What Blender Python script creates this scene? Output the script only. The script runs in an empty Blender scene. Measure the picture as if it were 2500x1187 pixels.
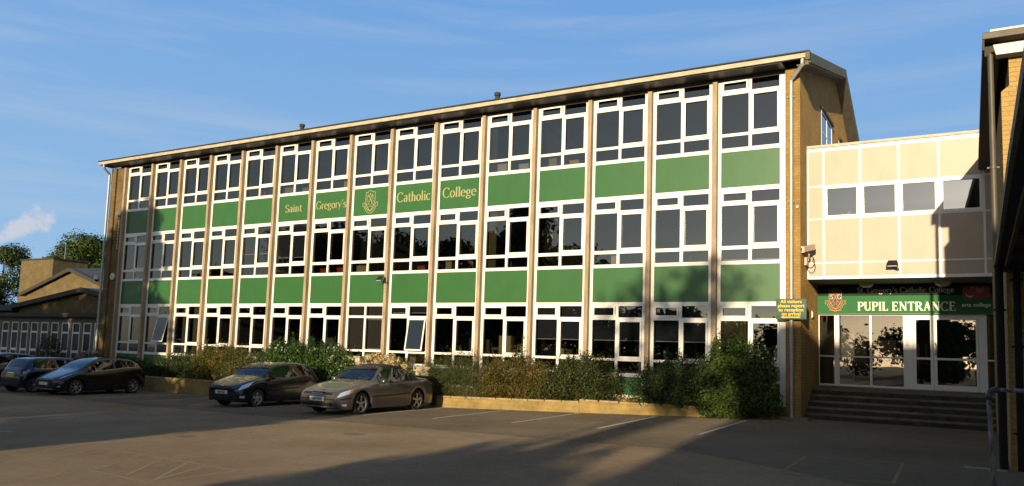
import bpy, math, random
import numpy as np
from mathutils import Vector, Matrix
random.seed(7); rng = np.random.default_rng(7)
PI = math.pi
sc = bpy.context.scene
COL = sc.collection

# ---------------------------------------------------------------- camera
YAW, PIT, ROL = math.radians(-30.3252855), math.radians(5.43321), math.radians(1.808616)
fw = Vector((math.sin(YAW)*math.cos(PIT), math.cos(YAW)*math.cos(PIT), math.sin(PIT)))
r0 = Vector((math.cos(YAW), -math.sin(YAW), 0)); u0 = r0.cross(fw)
rt = math.cos(ROL)*r0 + math.sin(ROL)*u0
up = -math.sin(ROL)*r0 + math.cos(ROL)*u0
cam = bpy.data.cameras.new('camera'); cam_o = bpy.data.objects.new('camera', cam); COL.objects.link(cam_o)
M = Matrix((( rt.x, up.x, -fw.x, 36.0276), (rt.y, up.y, -fw.y, -23.509), (rt.z, up.z, -fw.z, 1.68), (0,0,0,1)))
cam_o.matrix_world = M
cam.sensor_width = 36; cam.lens = 36*1918.05/2500; cam.shift_y = 0.032; cam.clip_end = 2000; cam.clip_start = .05
sc.camera = cam_o

# ---------------------------------------------------------------- sky, sun, exposure
SUN = Vector((-.123, 1.0, -.158)).normalized()          # the way the light travels
elev = math.asin(-SUN.z)
az = math.atan2(-SUN.x, -SUN.y)                         # clockwise from +Y to the sun
w = bpy.data.worlds.new('World'); sc.world = w; w.use_nodes = True
nt = w.node_tree; nt.nodes.clear()
def N(t, ty, **k):
    n = t.nodes.new(ty)
    for a, b in k.items(): setattr(n, a, b)
    return n
out = N(nt, 'ShaderNodeOutputWorld'); bg = N(nt, 'ShaderNodeBackground'); bg.inputs['Strength'].default_value = .098
sky = N(nt, 'ShaderNodeTexSky', sky_type='NISHITA', sun_disc=False)
sky.sun_elevation = elev; sky.sun_rotation = az; sky.air_density = 1.0; sky.dust_density = .6; sky.ozone_density = 2.0
tc = N(nt, 'ShaderNodeTexCoord'); sep = N(nt, 'ShaderNodeSeparateXYZ'); nt.links.new(tc.outputs['Generated'], sep.inputs[0])
def wm(op, a, b=None, c=None):
    n = N(nt, 'ShaderNodeMath', operation=op)
    for i, v in enumerate((a, b, c)):
        if v is None: continue
        if isinstance(v, (int, float)): n.inputs[i].default_value = v
        else: nt.links.new(v, n.inputs[i])
    return n.outputs[0]
# thin cirrus streaks, stretched along the horizon on a high flat layer
mp = N(nt, 'ShaderNodeMapping'); nt.links.new(tc.outputs['Generated'], mp.inputs[0]); mp.inputs['Scale'].default_value = (1.2, 1.2, 15); mp.inputs['Rotation'].default_value = (.05, .03, .35)
n1 = N(nt, 'ShaderNodeTexNoise'); n1.inputs['Scale'].default_value = 1.7; n1.inputs['Detail'].default_value = 6; n1.inputs['Roughness'].default_value = .55; n1.inputs['Distortion'].default_value = .4
nt.links.new(mp.outputs[0], n1.inputs['Vector'])
cr = N(nt, 'ShaderNodeMapRange'); cr.inputs[1].default_value = .45; cr.inputs[2].default_value = .80; cr.inputs[3].default_value = 0; cr.inputs[4].default_value = .42
nt.links.new(n1.outputs[0], cr.inputs[0])
# one small lit cumulus low on the left
CD = (fw + rt*(68-1250.3)/1918.05 - up*(545-673.5)/1918.05).normalized()
ld = Vector((CD.y, -CD.x, 0)).normalized(); lu = ld.cross(CD)
def dotv(v):
    n = N(nt, 'ShaderNodeVectorMath', operation='DOT_PRODUCT'); nt.links.new(tc.outputs['Generated'], n.inputs[0]); n.inputs[1].default_value = tuple(v); return n.outputs['Value']
a1 = dotv(ld); a2 = dotv(lu); front = wm('GREATER_THAN', dotv(CD), 0)
q1 = wm('DIVIDE', wm('ADD', wm('MULTIPLY', a1, .86), wm('MULTIPLY', a2, .5)), .031)
q2 = wm('DIVIDE', wm('SUBTRACT', wm('MULTIPLY', a2, .86), wm('MULTIPLY', a1, .5)), .0125)
rr = wm('SQRT', wm('ADD', wm('MULTIPLY', q1, q1), wm('MULTIPLY', q2, q2)))
n2 = N(nt, 'ShaderNodeTexNoise'); n2.inputs['Scale'].default_value = 42; n2.inputs['Detail'].default_value = 7; n2.inputs['Roughness'].default_value = .6
nt.links.new(tc.outputs['Generated'], n2.inputs['Vector'])
cum = N(nt, 'ShaderNodeMapRange', interpolation_type='SMOOTHSTEP'); cum.inputs[1].default_value = .62; cum.inputs[2].default_value = -.1; cum.inputs[3].default_value = 0; cum.inputs[4].default_value = .75
nt.links.new(wm('SUBTRACT', wm('ADD', rr, wm('MULTIPLY', wm('SUBTRACT', n2.outputs[0], .5), 3.2)), .55), cum.inputs[0])
cumf = wm('MULTIPLY', cum.outputs[0], front)
hsv = N(nt, 'ShaderNodeHueSaturation'); hsv.inputs['Saturation'].default_value = .62; hsv.inputs['Value'].default_value = 1.0
nt.links.new(sky.outputs[0], hsv.inputs['Color'])
# clear evening blue away from the sun, the glow kept on the sun's side
ez = N(nt, 'ShaderNodeMapRange'); ez.inputs[1].default_value = .0; ez.inputs[2].default_value = .5; nt.links.new(sep.outputs[2], ez.inputs[0])
blue = N(nt, 'ShaderNodeMixRGB'); blue.inputs[1].default_value = (2.8, 4.5, 6.2, 1); blue.inputs[2].default_value = (1.02, 2.65, 5.75, 1); nt.links.new(ez.outputs[0], blue.inputs[0])
away = N(nt, 'ShaderNodeMapRange', interpolation_type='SMOOTHSTEP'); away.inputs[1].default_value = -.45; away.inputs[2].default_value = .25; nt.links.new(dotv(Vector((SUN.x, SUN.y, 0)).normalized()), away.inputs[0])
skymix = N(nt, 'ShaderNodeMixRGB'); nt.links.new(away.outputs[0], skymix.inputs[0]); nt.links.new(hsv.outputs[0], skymix.inputs[1]); nt.links.new(blue.outputs[0], skymix.inputs[2])
m1 = N(nt, 'ShaderNodeMixRGB'); m1.inputs[2].default_value = (4.6, 5.0, 5.6, 1)
m2 = N(nt, 'ShaderNodeMixRGB'); m2.inputs[2].default_value = (5.4, 5.2, 5.6, 1)
nt.links.new(cr.outputs[0], m1.inputs[0]); nt.links.new(skymix.outputs[0], m1.inputs[1])
nt.links.new(cumf, m2.inputs[0]); nt.links.new(m1.outputs[0], m2.inputs[1]); nt.links.new(m2.outputs[0], bg.inputs['Color']); nt.links.new(bg.outputs[0], out.inputs[0])
sl = bpy.data.lights.new('sun', 'SUN'); sl.energy = 5.0; sl.angle = math.radians(.5); sl.color = (1, .80, .53)
so = bpy.data.objects.new('sun', sl); COL.objects.link(so); so.rotation_euler = SUN.to_track_quat('-Z', 'Y').to_euler(); so.location = (36, -60, 40)
sc.view_settings.view_transform = 'Standard'; sc.view_settings.look = 'None'; sc.view_settings.gamma = 1; sc.view_settings.exposure = .36
sc.cycles.max_bounces = 6; sc.cycles.transparent_max_bounces = 12; sc.cycles.caustics_reflective = False; sc.cycles.caustics_refractive = False

# ---------------------------------------------------------------- materials
def mat(name, col, rough=.6, metal=0, spec=.5, var=0, vscale=3, bump=0, bscale=60, coat=0, col2=None, stain=None, aniso_z=1):
    m = bpy.data.materials.new(name); m.use_nodes = True; t = m.node_tree; b = t.nodes['Principled BSDF']
    b.inputs['Roughness'].default_value = rough; b.inputs['Metallic'].default_value = metal; b.inputs['Specular IOR Level'].default_value = spec
    b.inputs['Coat Weight'].default_value = coat; b.inputs['Coat Roughness'].default_value = .03
    b.inputs['Base Color'].default_value = (*col, 1)
    g = N(t, 'ShaderNodeNewGeometry')
    if var or col2:
        mpg = N(t, 'ShaderNodeMapping'); mpg.inputs['Scale'].default_value = (1, 1, aniso_z); t.links.new(g.outputs['Position'], mpg.inputs[0])
        n = N(t, 'ShaderNodeTexNoise'); n.inputs['Scale'].default_value = vscale; n.inputs['Detail'].default_value = 6; n.inputs['Roughness'].default_value = .6
        t.links.new(mpg.outputs[0], n.inputs['Vector'])
        r = N(t, 'ShaderNodeMapRange'); r.inputs[1].default_value = .35; r.inputs[2].default_value = .65; t.links.new(n.outputs[0], r.inputs[0])
        x = N(t, 'ShaderNodeMixRGB'); c2 = col2 or tuple(c*(1-var) for c in col)
        x.inputs[1].default_value = (*col, 1); x.inputs[2].default_value = (*c2, 1); t.links.new(r.outputs[0], x.inputs[0]); t.links.new(x.outputs[0], b.inputs['Base Color'])
    if bump:
        n = N(t, 'ShaderNodeTexNoise'); n.inputs['Scale'].default_value = bscale; n.inputs['Detail'].default_value = 4; t.links.new(g.outputs['Position'], n.inputs['Vector'])
        bm = N(t, 'ShaderNodeBump'); bm.inputs['Strength'].default_value = bump; bm.inputs['Distance'].default_value = .02; t.links.new(n.outputs[0], bm.inputs['Height']); t.links.new(bm.outputs[0], b.inputs['Normal'])
    return m
def brickmat(name, c1, c2, mortar, stain=.25, sx=1.0):
    m = bpy.data.materials.new(name); m.use_nodes = True; t = m.node_tree; b = t.nodes['Principled BSDF']; b.inputs['Roughness'].default_value = .85; b.inputs['Specular IOR Level'].default_value = .2
    g = N(t, 'ShaderNodeNewGeometry'); s = N(t, 'ShaderNodeSeparateXYZ'); sn = N(t, 'ShaderNodeSeparateXYZ')
    t.links.new(g.outputs['Position'], s.inputs[0]); t.links.new(g.outputs['True Normal'], sn.inputs[0])
    ab = N(t, 'ShaderNodeMath', operation='ABSOLUTE'); t.links.new(sn.outputs[0], ab.inputs[0])
    gt = N(t, 'ShaderNodeMath', operation='GREATER_THAN'); gt.inputs[1].default_value = .5; t.links.new(ab.outputs[0], gt.inputs[0])
    mx = N(t, 'ShaderNodeMix'); t.links.new(gt.outputs[0], mx.inputs[0]); t.links.new(s.outputs[0], mx.inputs[2]); t.links.new(s.outputs[1], mx.inputs[3])
    cb = N(t, 'ShaderNodeCombineXYZ'); t.links.new(mx.outputs[0], cb.inputs[0]); t.links.new(s.outputs[2], cb.inputs[1])
    bt = N(t, 'ShaderNodeTexBrick'); bt.inputs['Scale'].default_value = 1; bt.inputs['Brick Width'].default_value = .225*sx; bt.inputs['Row Height'].default_value = .083*sx
    bt.inputs['Mortar Size'].default_value = .006; bt.inputs['Mortar Smooth'].default_value = .3; bt.inputs['Bias'].default_value = -.1
    bt.inputs['Color1'].default_value = (*c1, 1); bt.inputs['Color2'].default_value = (*c2, 1); bt.inputs['Mortar'].default_value = (*mortar, 1)
    t.links.new(cb.outputs[0], bt.inputs['Vector'])
    n = N(t, 'ShaderNodeTexNoise'); n.inputs['Scale'].default_value = 1.3; n.inputs['Detail'].default_value = 8; n.inputs['Roughness'].default_value = .65; t.links.new(g.outputs['Position'], n.inputs['Vector'])
    mr = N(t, 'ShaderNodeMapRange'); mr.inputs[1].default_value = .3; mr.inputs[2].default_value = .7; mr.inputs[3].default_value = 1-stain; mr.inputs[4].default_value = 1.08; t.links.new(n.outputs[0], mr.inputs[0])
    mu = N(t, 'ShaderNodeMixRGB', blend_type='MULTIPLY'); mu.inputs[0].default_value = 1; t.links.new(bt.outputs[0], mu.inputs[1]); t.links.new(mr.outputs[0], mu.inputs[2]); t.links.new(mu.outputs[0], b.inputs['Base Color'])
    bm = N(t, 'ShaderNodeBump'); bm.inputs['Strength'].default_value = .5; bm.inputs['Distance'].default_value = .01; bm.invert = True; t.links.new(bt.outputs['Fac'], bm.inputs['Height'])
    n3 = N(t, 'ShaderNodeTexNoise'); n3.inputs['Scale'].default_value = 45; n3.inputs['Detail'].default_value = 3; t.links.new(g.outputs['Position'], n3.inputs['Vector'])
    bm2 = N(t, 'ShaderNodeBump'); bm2.inputs['Strength'].default_value = .8; bm2.inputs['Distance'].default_value = .06; b.inputs['Diffuse Roughness'].default_value = 1; t.links.new(n3.outputs[0], bm2.inputs['Height']); t.links.new(bm.outputs[0], bm2.inputs['Normal']); t.links.new(bm2.outputs[0], b.inputs['Normal'])
    return m
def glassmat(name, tint, refl=1.6, extra=.04, wave=0, tone=(1,1,1)):
    m = bpy.data.materials.new(name); m.use_nodes = True; t = m.node_tree; t.nodes.clear(); o = N(t, 'ShaderNodeOutputMaterial')
    tr = N(t, 'ShaderNodeBsdfTransparent'); tr.inputs[0].default_value = (*tint, 1); gl = N(t, 'ShaderNodeBsdfGlossy'); gl.inputs['Roughness'].default_value = .01; gl.inputs['Color'].default_value = (*tone, 1)
    f = N(t, 'ShaderNodeFresnel'); f.inputs[0].default_value = refl; ad = N(t, 'ShaderNodeMath', operation='ADD'); ad.use_clamp = True; ad.inputs[1].default_value = extra; t.links.new(f.outputs[0], ad.inputs[0])
    if wave:
        g = N(t, 'ShaderNodeNewGeometry'); n = N(t, 'ShaderNodeTexNoise'); n.inputs['Scale'].default_value = 2.2; n.inputs['Detail'].default_value = 1; t.links.new(g.outputs['Position'], n.inputs['Vector'])
        b = N(t, 'ShaderNodeBump'); b.inputs['Strength'].default_value = wave; b.inputs['Distance'].default_value = .02; t.links.new(n.outputs[0], b.inputs['Height']); t.links.new(b.outputs[0], gl.inputs['Normal'])
    mx = N(t, 'ShaderNodeMixShader'); t.links.new(ad.outputs[0], mx.inputs[0]); t.links.new(tr.outputs[0], mx.inputs[1]); t.links.new(gl.outputs[0], mx.inputs[2]); t.links.new(mx.outputs[0], o.inputs[0])
    return m
def leafmat(name, c1, c2, c3=None, rough=.5, trans=.25):
    m = bpy.data.materials.new(name); m.use_nodes = True; t = m.node_tree; b = t.nodes['Principled BSDF']; b.inputs['Roughness'].default_value = rough; b.inputs['Specular IOR Level'].default_value = .3
    g = N(t, 'ShaderNodeNewGeometry'); r = N(t, 'ShaderNodeValToRGB'); e = r.color_ramp.elements
    e[0].color = (*c1, 1); e[1].color = (*c2, 1); e[1].position = .7 if c3 else 1
    if c3: x = e.new(1.0); x.color = (*c3, 1)
    n = N(t, 'ShaderNodeTexNoise'); n.inputs['Scale'].default_value = 1.6; n.inputs['Detail'].default_value = 3; t.links.new(g.outputs['Position'], n.inputs['Vector'])
    ma = N(t, 'ShaderNodeMath', operation='MULTIPLY_ADD'); ma.inputs[1].default_value = 2.2; ma.inputs[2].default_value = -.85; t.links.new(n.outputs[0], ma.inputs[0])
    av = N(t, 'ShaderNodeMath', operation='MULTIPLY_ADD'); av.inputs[1].default_value = .5; t.links.new(g.outputs['Random Per Island'], av.inputs[0]); 
    hf = N(t, 'ShaderNodeMath', operation='MULTIPLY'); hf.inputs[1].default_value = .6; t.links.new(ma.outputs[0], hf.inputs[0]); t.links.new(hf.outputs[0], av.inputs[2])
    t.links.new(av.outputs[0], r.inputs[0]); t.links.new(r.outputs[0], b.inputs['Base Color'])
    tl = N(t, 'ShaderNodeBsdfTranslucent'); t.links.new(r.outputs[0], tl.inputs[0]); mx = N(t, 'ShaderNodeMixShader'); mx.inputs[0].default_value = trans
    o = t.nodes['Material Output']; t.links.new(b.outputs[0], mx.inputs[1]); t.links.new(tl.outputs[0], mx.inputs[2]); t.links.new(mx.outputs[0], o.inputs[0])
    return m
MT = {}
MT['white'] = mat('white upvc', (.80, .79, .76), .35, var=.07, vscale=2.5)
MT['green'] = mat('green panel', (.036, .130, .038), .34, spec=.5, var=.09, vscale=2.2, aniso_z=.5)
MT['stone'] = mat('concrete fin', (.42, .315, .20), .85, var=.32, vscale=5, bump=.3, bscale=90, aniso_z=.25)
MT['brick'] = brickmat('buff brick', (.44, .285, .095), (.37, .235, .075), (.23, .155, .065))
MT['brick2'] = brickmat('pale buff brick', (.52, .36, .14), (.46, .31, .11), (.33, .23, .10), .12)
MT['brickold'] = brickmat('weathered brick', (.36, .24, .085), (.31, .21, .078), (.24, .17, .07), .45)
MT['hallbrick'] = brickmat('shade toned hall brick', (.23, .17, .08), (.19, .145, .07), (.16, .13, .07), .4)  # halls and tower: brick darkened to stand in for tree shade
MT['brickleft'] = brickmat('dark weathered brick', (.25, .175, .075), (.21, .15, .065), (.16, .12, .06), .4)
MT['walling'] = brickmat('mossy stone walling', (.44, .31, .12), (.38, .29, .10), (.33, .25, .10), .5, 1.6)
MT['fascia'] = mat('painted fascia', (.52, .46, .36), .55, var=.25, vscale=3, col2=(.36, .32, .2), aniso_z=3)
MT['mossy'] = mat('mossy verge board', (.17, .16, .09), .8, var=.4, vscale=6)
MT['soffit'] = mat('soffit board', (.16, .14, .11), .7, var=.3, vscale=3)
MT['felt'] = mat('roof felt', (.04, .04, .045), .8, var=.3, vscale=4)
MT['slate'] = mat('roof slate', (.035, .042, .055), .6, var=.3, vscale=3)
MT['darkwood'] = mat('dark timber', (.05, .04, .03), .7, var=.3)
MT['pipe'] = mat('grey pipe', (.42, .42, .40), .45, metal=.3, var=.2, vscale=6)
MT['blackpipe'] = mat('black pipe', (.010, .010, .010), .75, spec=.2)
MT['brownpipe'] = mat('brown grey pipe', (.10, .085, .06), .5, var=.3)
MT['cream'] = mat('cream cladding', (.455, .385, .30), .5, var=.09, vscale=2.5, aniso_z=.4)
MT['black'] = mat('black plastic', (.01, .01, .01), .45)
MT['rubber'] = mat('rubber', (.015, .015, .015), .8)
MT['grey'] = mat('grey metal', (.3, .3, .3), .4, metal=.4)
MT['cement'] = mat('cement', (.22, .19, .14), .9, var=.3, vscale=6, bump=.4)
MT['coping'] = mat('worn coping stone', (.42, .32, .16), .9, var=.4, vscale=5, bump=.4)
MT['riser'] = mat('stain and shade toned riser', (.07, .06, .045), .9, var=.6, vscale=4)  # stains plus the shading under the nosings, both put into the colour
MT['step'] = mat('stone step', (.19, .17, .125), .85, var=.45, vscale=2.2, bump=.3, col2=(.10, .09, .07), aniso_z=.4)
MT['soil'] = mat('soil', (.06, .04, .025), .95, var=.5, bump=.8, bscale=25)
MT['glass'] = glassmat('window glass', (.5, .51, .5), 1.8, .065, .04, (.95, .96, .92))
MT['glass2'] = glassmat('link glass', (.45, .47, .47), 2.2, .10, .03)
MT['doorglass'] = glassmat('entrance glass', (.3, .3, .28), 1.9, .07, .025, (1, .93, .78))
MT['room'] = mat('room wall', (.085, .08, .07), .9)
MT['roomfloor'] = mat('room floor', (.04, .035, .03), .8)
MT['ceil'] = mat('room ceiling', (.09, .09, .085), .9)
MT['blind'] = mat('navy roller blind', (.02, .025, .045), .8)
MT['beige'] = mat('beige blind', (.17, .15, .075), .8, var=.2)
MT['barwhite'] = mat('blind bar', (.6, .6, .62), .4)
MT['gold'] = mat('gold lettering', (.40, .37, .17), .5, var=.15)
MT['ltext'] = mat('cream lettering', (.62, .60, .50), .5)
MT['lettercream'] = mat('bright cream lettering', (.85, .83, .72), .5)
MT['yellow'] = mat('yellow lettering', (.72, .50, .03), .5)
MT['signgreen'] = mat('sign green', (.012, .07, .04), .3)
MT['bandgreen'] = mat('entrance sign green', (.026, .16, .048), .6, spec=.2, var=.08, vscale=.8)
MT['banddark'] = mat('entrance band dark green', (.014, .034, .022), .7, spec=.2)
MT['crestdark'] = mat('crest dark', (.05, .015, .01), .5)
MT['orange'] = mat('crest orange', (.62, .27, .04), .5)
MT['red'] = mat('red', (.24, .02, .03), .5)
MT['heart'] = mat('dusty red', (.42, .16, .13), .5)
MT['trunk'] = mat('bark', (.06, .045, .03), .9, var=.4, vscale=8)
MT['peel'] = mat('peeling white paint', (.26, .25, .23), .7, vscale=16, col2=(.03, .02, .018), aniso_z=.5)
MT['purple'] = mat('blue grey paint', (.06, .06, .09), .5, var=.3, vscale=10)
MT['plate'] = mat('number plate white', (.62, .62, .58), .4)
MT['plateY'] = mat('number plate yellow', (.55, .45, .08), .4)
MT['alloy'] = mat('alloy wheel', (.5, .5, .5), .3, metal=.8)
MT['chrome'] = mat('chrome', (.7, .7, .7), .12, metal=1)
MT['lamp'] = mat('lamp lens', (.62, .66, .72), .12, spec=.8, coat=1, metal=.4)
MT['tail'] = mat('tail lamp lens', (.28, .01, .01), .15, coat=1)
MT['amber'] = mat('indicator lens', (.5, .15, .01), .15, coat=1)
MT['carglass'] = glassmat('car glass', (.62, .66, .62), 1.5, .0, .0)
MT['leather'] = mat('cream leather', (.62, .58, .40), .5)
MT['dkseat'] = mat('dark seat', (.03, .03, .03), .8)
MT['softtop'] = mat('black canvas', (.012, .010, .012), .85)

def asphalt(name, c1, c2, bump, crack=True):
    m = bpy.data.materials.new(name); m.use_nodes = True; t = m.node_tree; b = t.nodes['Principled BSDF']; b.inputs['Roughness'].default_value = 1; b.inputs['Specular IOR Level'].default_value = .08; b.inputs['Diffuse Roughness'].default_value = 1
    g = N(t, 'ShaderNodeNewGeometry')
    n = N(t, 'ShaderNodeTexNoise'); n.inputs['Scale'].default_value = .35; n.inputs['Detail'].default_value = 7; n.inputs['Roughness'].default_value = .6; t.links.new(g.outputs['Position'], n.inputs['Vector'])
    f = N(t, 'ShaderNodeTexNoise'); f.inputs['Scale'].default_value = 28; f.inputs['Detail'].default_value = 5; f.inputs['Roughness'].default_value = .75; t.links.new(g.outputs['Position'], f.inputs['Vector'])
    mi = N(t, 'ShaderNodeTexNoise'); mi.inputs['Scale'].default_value = 4.5; mi.inputs['Detail'].default_value = 6; mi.inputs['Roughness'].default_value = .7; t.links.new(g.outputs['Position'], mi.inputs['Vector'])
    av = N(t, 'ShaderNodeMath', operation='MULTIPLY_ADD'); av.inputs[1].default_value = .5; t.links.new(mi.outputs[0], av.inputs[0]); hh = N(t, 'ShaderNodeMath', operation='MULTIPLY'); hh.inputs[1].default_value = .5; t.links.new(f.outputs[0], hh.inputs[0]); t.links.new(hh.outputs[0], av.inputs[2])
    a = N(t, 'ShaderNodeMath', operation='ADD'); t.links.new(n.outputs[0], a.inputs[0]); t.links.new(av.outputs[0], a.inputs[1])
    r = N(t, 'ShaderNodeMapRange'); r.inputs[1].default_value = .82; r.inputs[2].default_value = 1.18; t.links.new(a.outputs[0], r.inputs[0])
    x = N(t, 'ShaderNodeMixRGB'); x.inputs[1].default_value = (*c1, 1); x.inputs[2].default_value = (*c2, 1); t.links.new(r.outputs[0], x.inputs[0])
    # dark damp spots and pale grit
    v = N(t, 'ShaderNodeTexVoronoi'); v.inputs['Scale'].default_value = .9; v.inputs['Randomness'].default_value = 1; t.links.new(g.outputs['Position'], v.inputs['Vector'])
    lt = N(t, 'ShaderNodeMath', operation='LESS_THAN'); lt.inputs[1].default_value = .035; t.links.new(v.outputs['Distance'], lt.inputs[0])
    y = N(t, 'ShaderNodeMixRGB'); y.inputs[2].default_value = (.03, .028, .025, 1); t.links.new(lt.outputs[0], y.inputs[0]); t.links.new(x.outputs[0], y.inputs[1])
    t.links.new(y.outputs[0], b.inputs['Base Color'])
    bn = N(t, 'ShaderNodeTexNoise'); bn.inputs['Scale'].default_value = 90; bn.inputs['Detail'].default_value = 2; t.links.new(g.outputs['Position'], bn.inputs['Vector'])
    bm = N(t, 'ShaderNodeBump'); bm.inputs['Strength'].default_value = bump; bm.inputs['Distance'].default_value = .06; t.links.new(bn.outputs[0], bm.inputs['Height']); t.links.new(bm.outputs[0], b.inputs['Normal'])
    return m
MT['chalk'] = asphalt('faded yellow paint', (.55, .44, .23), (.40, .31, .175), 1.0)
MT['line'] = asphalt('white road paint', (.80, .78, .72), (.60, .58, .53), .9)
MT['asphalt'] = asphalt('asphalt', (.35, .262, .165), (.50, .38, .245), 1.0)
MT['asphalt2'] = asphalt('newer asphalt', (.235, .19, .13), (.34, .275, .19), 1.0)

# ---------------------------------------------------------------- mesh helpers
ORG = {}
class MB:
    def __init__(s): s.v = []; s.f = []; s.m = []; s.cur = 0
    def poly(s, pts):
        k = len(s.v); s.v += [tuple(p) for p in pts]; s.f.append(tuple(range(k, k+len(pts)))); s.m.append(s.cur)
    def box(s, a, b):
        x0, y0, z0 = a; x1, y1, z1 = b; k = len(s.v)
        s.v += [(x0,y0,z0),(x1,y0,z0),(x1,y1,z0),(x0,y1,z0),(x0,y0,z1),(x1,y0,z1),(x1,y1,z1),(x0,y1,z1)]
        for q in ((0,3,2,1),(4,5,6,7),(0,1,5,4),(1,2,6,5),(2,3,7,6),(3,0,4,7)): s.f.append(tuple(k+i for i in q)); s.m.append(s.cur)
        return s
    def prism(s, pts, d):      # pts: planar polygon in 3d, d: extrusion vector
        n = len(pts); k = len(s.v); d = Vector(d)
        s.v += [tuple(p) for p in pts] + [tuple(Vector(p)+d) for p in pts]
        s.f.append(tuple(range(k+n-1, k-1, -1))); s.f.append(tuple(range(k+n, k+2*n))); s.m += [s.cur]*2
        for i in range(n): j = (i+1) % n; s.f.append((k+i, k+j, k+n+j, k+n+i)); s.m.append(s.cur)
        return s
    def tube(s, pts, r, n=10, caps=True):
        pts = [Vector(p) for p in pts]; rr = r if hasattr(r, '__len__') else [r]*len(pts); rings = []
        for i, p in enumerate(pts):
            d = (pts[min(i+1, len(pts)-1)]-pts[max(i-1, 0)]).normalized()
            a = d.orthogonal().normalized() if abs(d.z) > .9 else d.cross(Vector((0,0,1))).normalized()
            if abs(d.z) > .9: a = (Vector((1,0,0)) - d*d.x).normalized()
            b = d.cross(a); k = len(s.v)
            for j in range(n): t = 2*PI*j/n; s.v.append(tuple(p + rr[i]*(math.cos(t)*a+math.sin(t)*b)))
            rings.append(k)
        for q in range(len(rings)-1):
            for j in range(n): j2 = (j+1) % n; s.f.append((rings[q]+j, rings[q]+j2, rings[q+1]+j2, rings[q+1]+j)); s.m.append(s.cur)
        if caps:
            s.f.append(tuple(rings[0]+j for j in range(n))[::-1]); s.f.append(tuple(rings[-1]+j for j in range(n))); s.m += [s.cur]*2
        return s
    def lathe(s, prof, c, axis='z', n=20):  # prof (r, h)
        k = len(s.v); c = Vector(c)
        for r, h in prof:
            for j in range(n):
                t = 2*PI*j/n; a, b = r*math.cos(t), r*math.sin(t)
                s.v.append(tuple(c + (Vector((a,b,h)) if axis == 'z' else Vector((h,a,b)) if axis == 'x' else Vector((b,h,a)))))
        for i in range(len(prof)-1):
            for j in range(n): j2 = (j+1) % n; s.f.append((k+i*n+j, k+i*n+j2, k+(i+1)*n+j2, k+(i+1)*n+j)); s.m.append(s.cur)
        return s
    def grid(s, P):            # P[i][j] points
        k = len(s.v); a, b = len(P), len(P[0])
        for row in P: s.v += [tuple(p) for p in row]
        for i in range(a-1):
            for j in range(b-1): s.f.append((k+i*b+j, k+i*b+j+1, k+(i+1)*b+j+1, k+(i+1)*b+j)); s.m.append(s.cur)
        return s
    def build(s, name, m, parent=None, smooth=False, local=False, bevel=0, org=None):
        me = bpy.data.meshes.new(name); O = Vector((0,0,0))
        if parent is not None and not local: O = ORG.get(parent, O)
        if org is not None: O = Vector(org)
        me.from_pydata([tuple(Vector(v)-O) for v in s.v], [], s.f)
        for mm in (m if isinstance(m, (list, tuple)) else [m]): me.materials.append(MT[mm] if isinstance(mm, str) else mm)
        if isinstance(m, (list, tuple)): me.polygons.foreach_set('material_index', s.m)
        if smooth: me.polygons.foreach_set('use_smooth', [True]*len(me.polygons))
        me.update()
        o = bpy.data.objects.new(name, me); COL.objects.link(o)
        if parent is not None: o.parent = parent; ORG[o] = ORG.get(parent, Vector((0,0,0))).copy()
        elif org is not None: o.location = org; ORG[o] = Vector(org)
        else: ORG[o] = Vector((0,0,0))
        if bevel:
            bv = o.modifiers.new('b', 'BEVEL'); bv.width = bevel; bv.segments = 2; bv.limit_method = 'ANGLE'
        if smooth == 'auto':
            me.polygons.foreach_set('use_smooth', [True]*len(me.polygons)); me.set_sharp_from_angle(angle=math.radians(38))
        return o
def tag(o, label=None, cat=None, group=None, kind=None):
    if label: o['label'] = label
    if cat: o['category'] = cat
    if group: o['group'] = group
    if kind: o['kind'] = kind
    return o
def thing(name, label, cat, loc=(0,0,0), rz=0, group=None):
    o = bpy.data.objects.new(name, None); COL.objects.link(o); o.location = loc; o.rotation_euler = (0,0,rz); ORG[o] = Vector(loc)
    return tag(o, label, cat, group)
def struct(o): o['kind'] = 'structure'; return o

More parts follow.
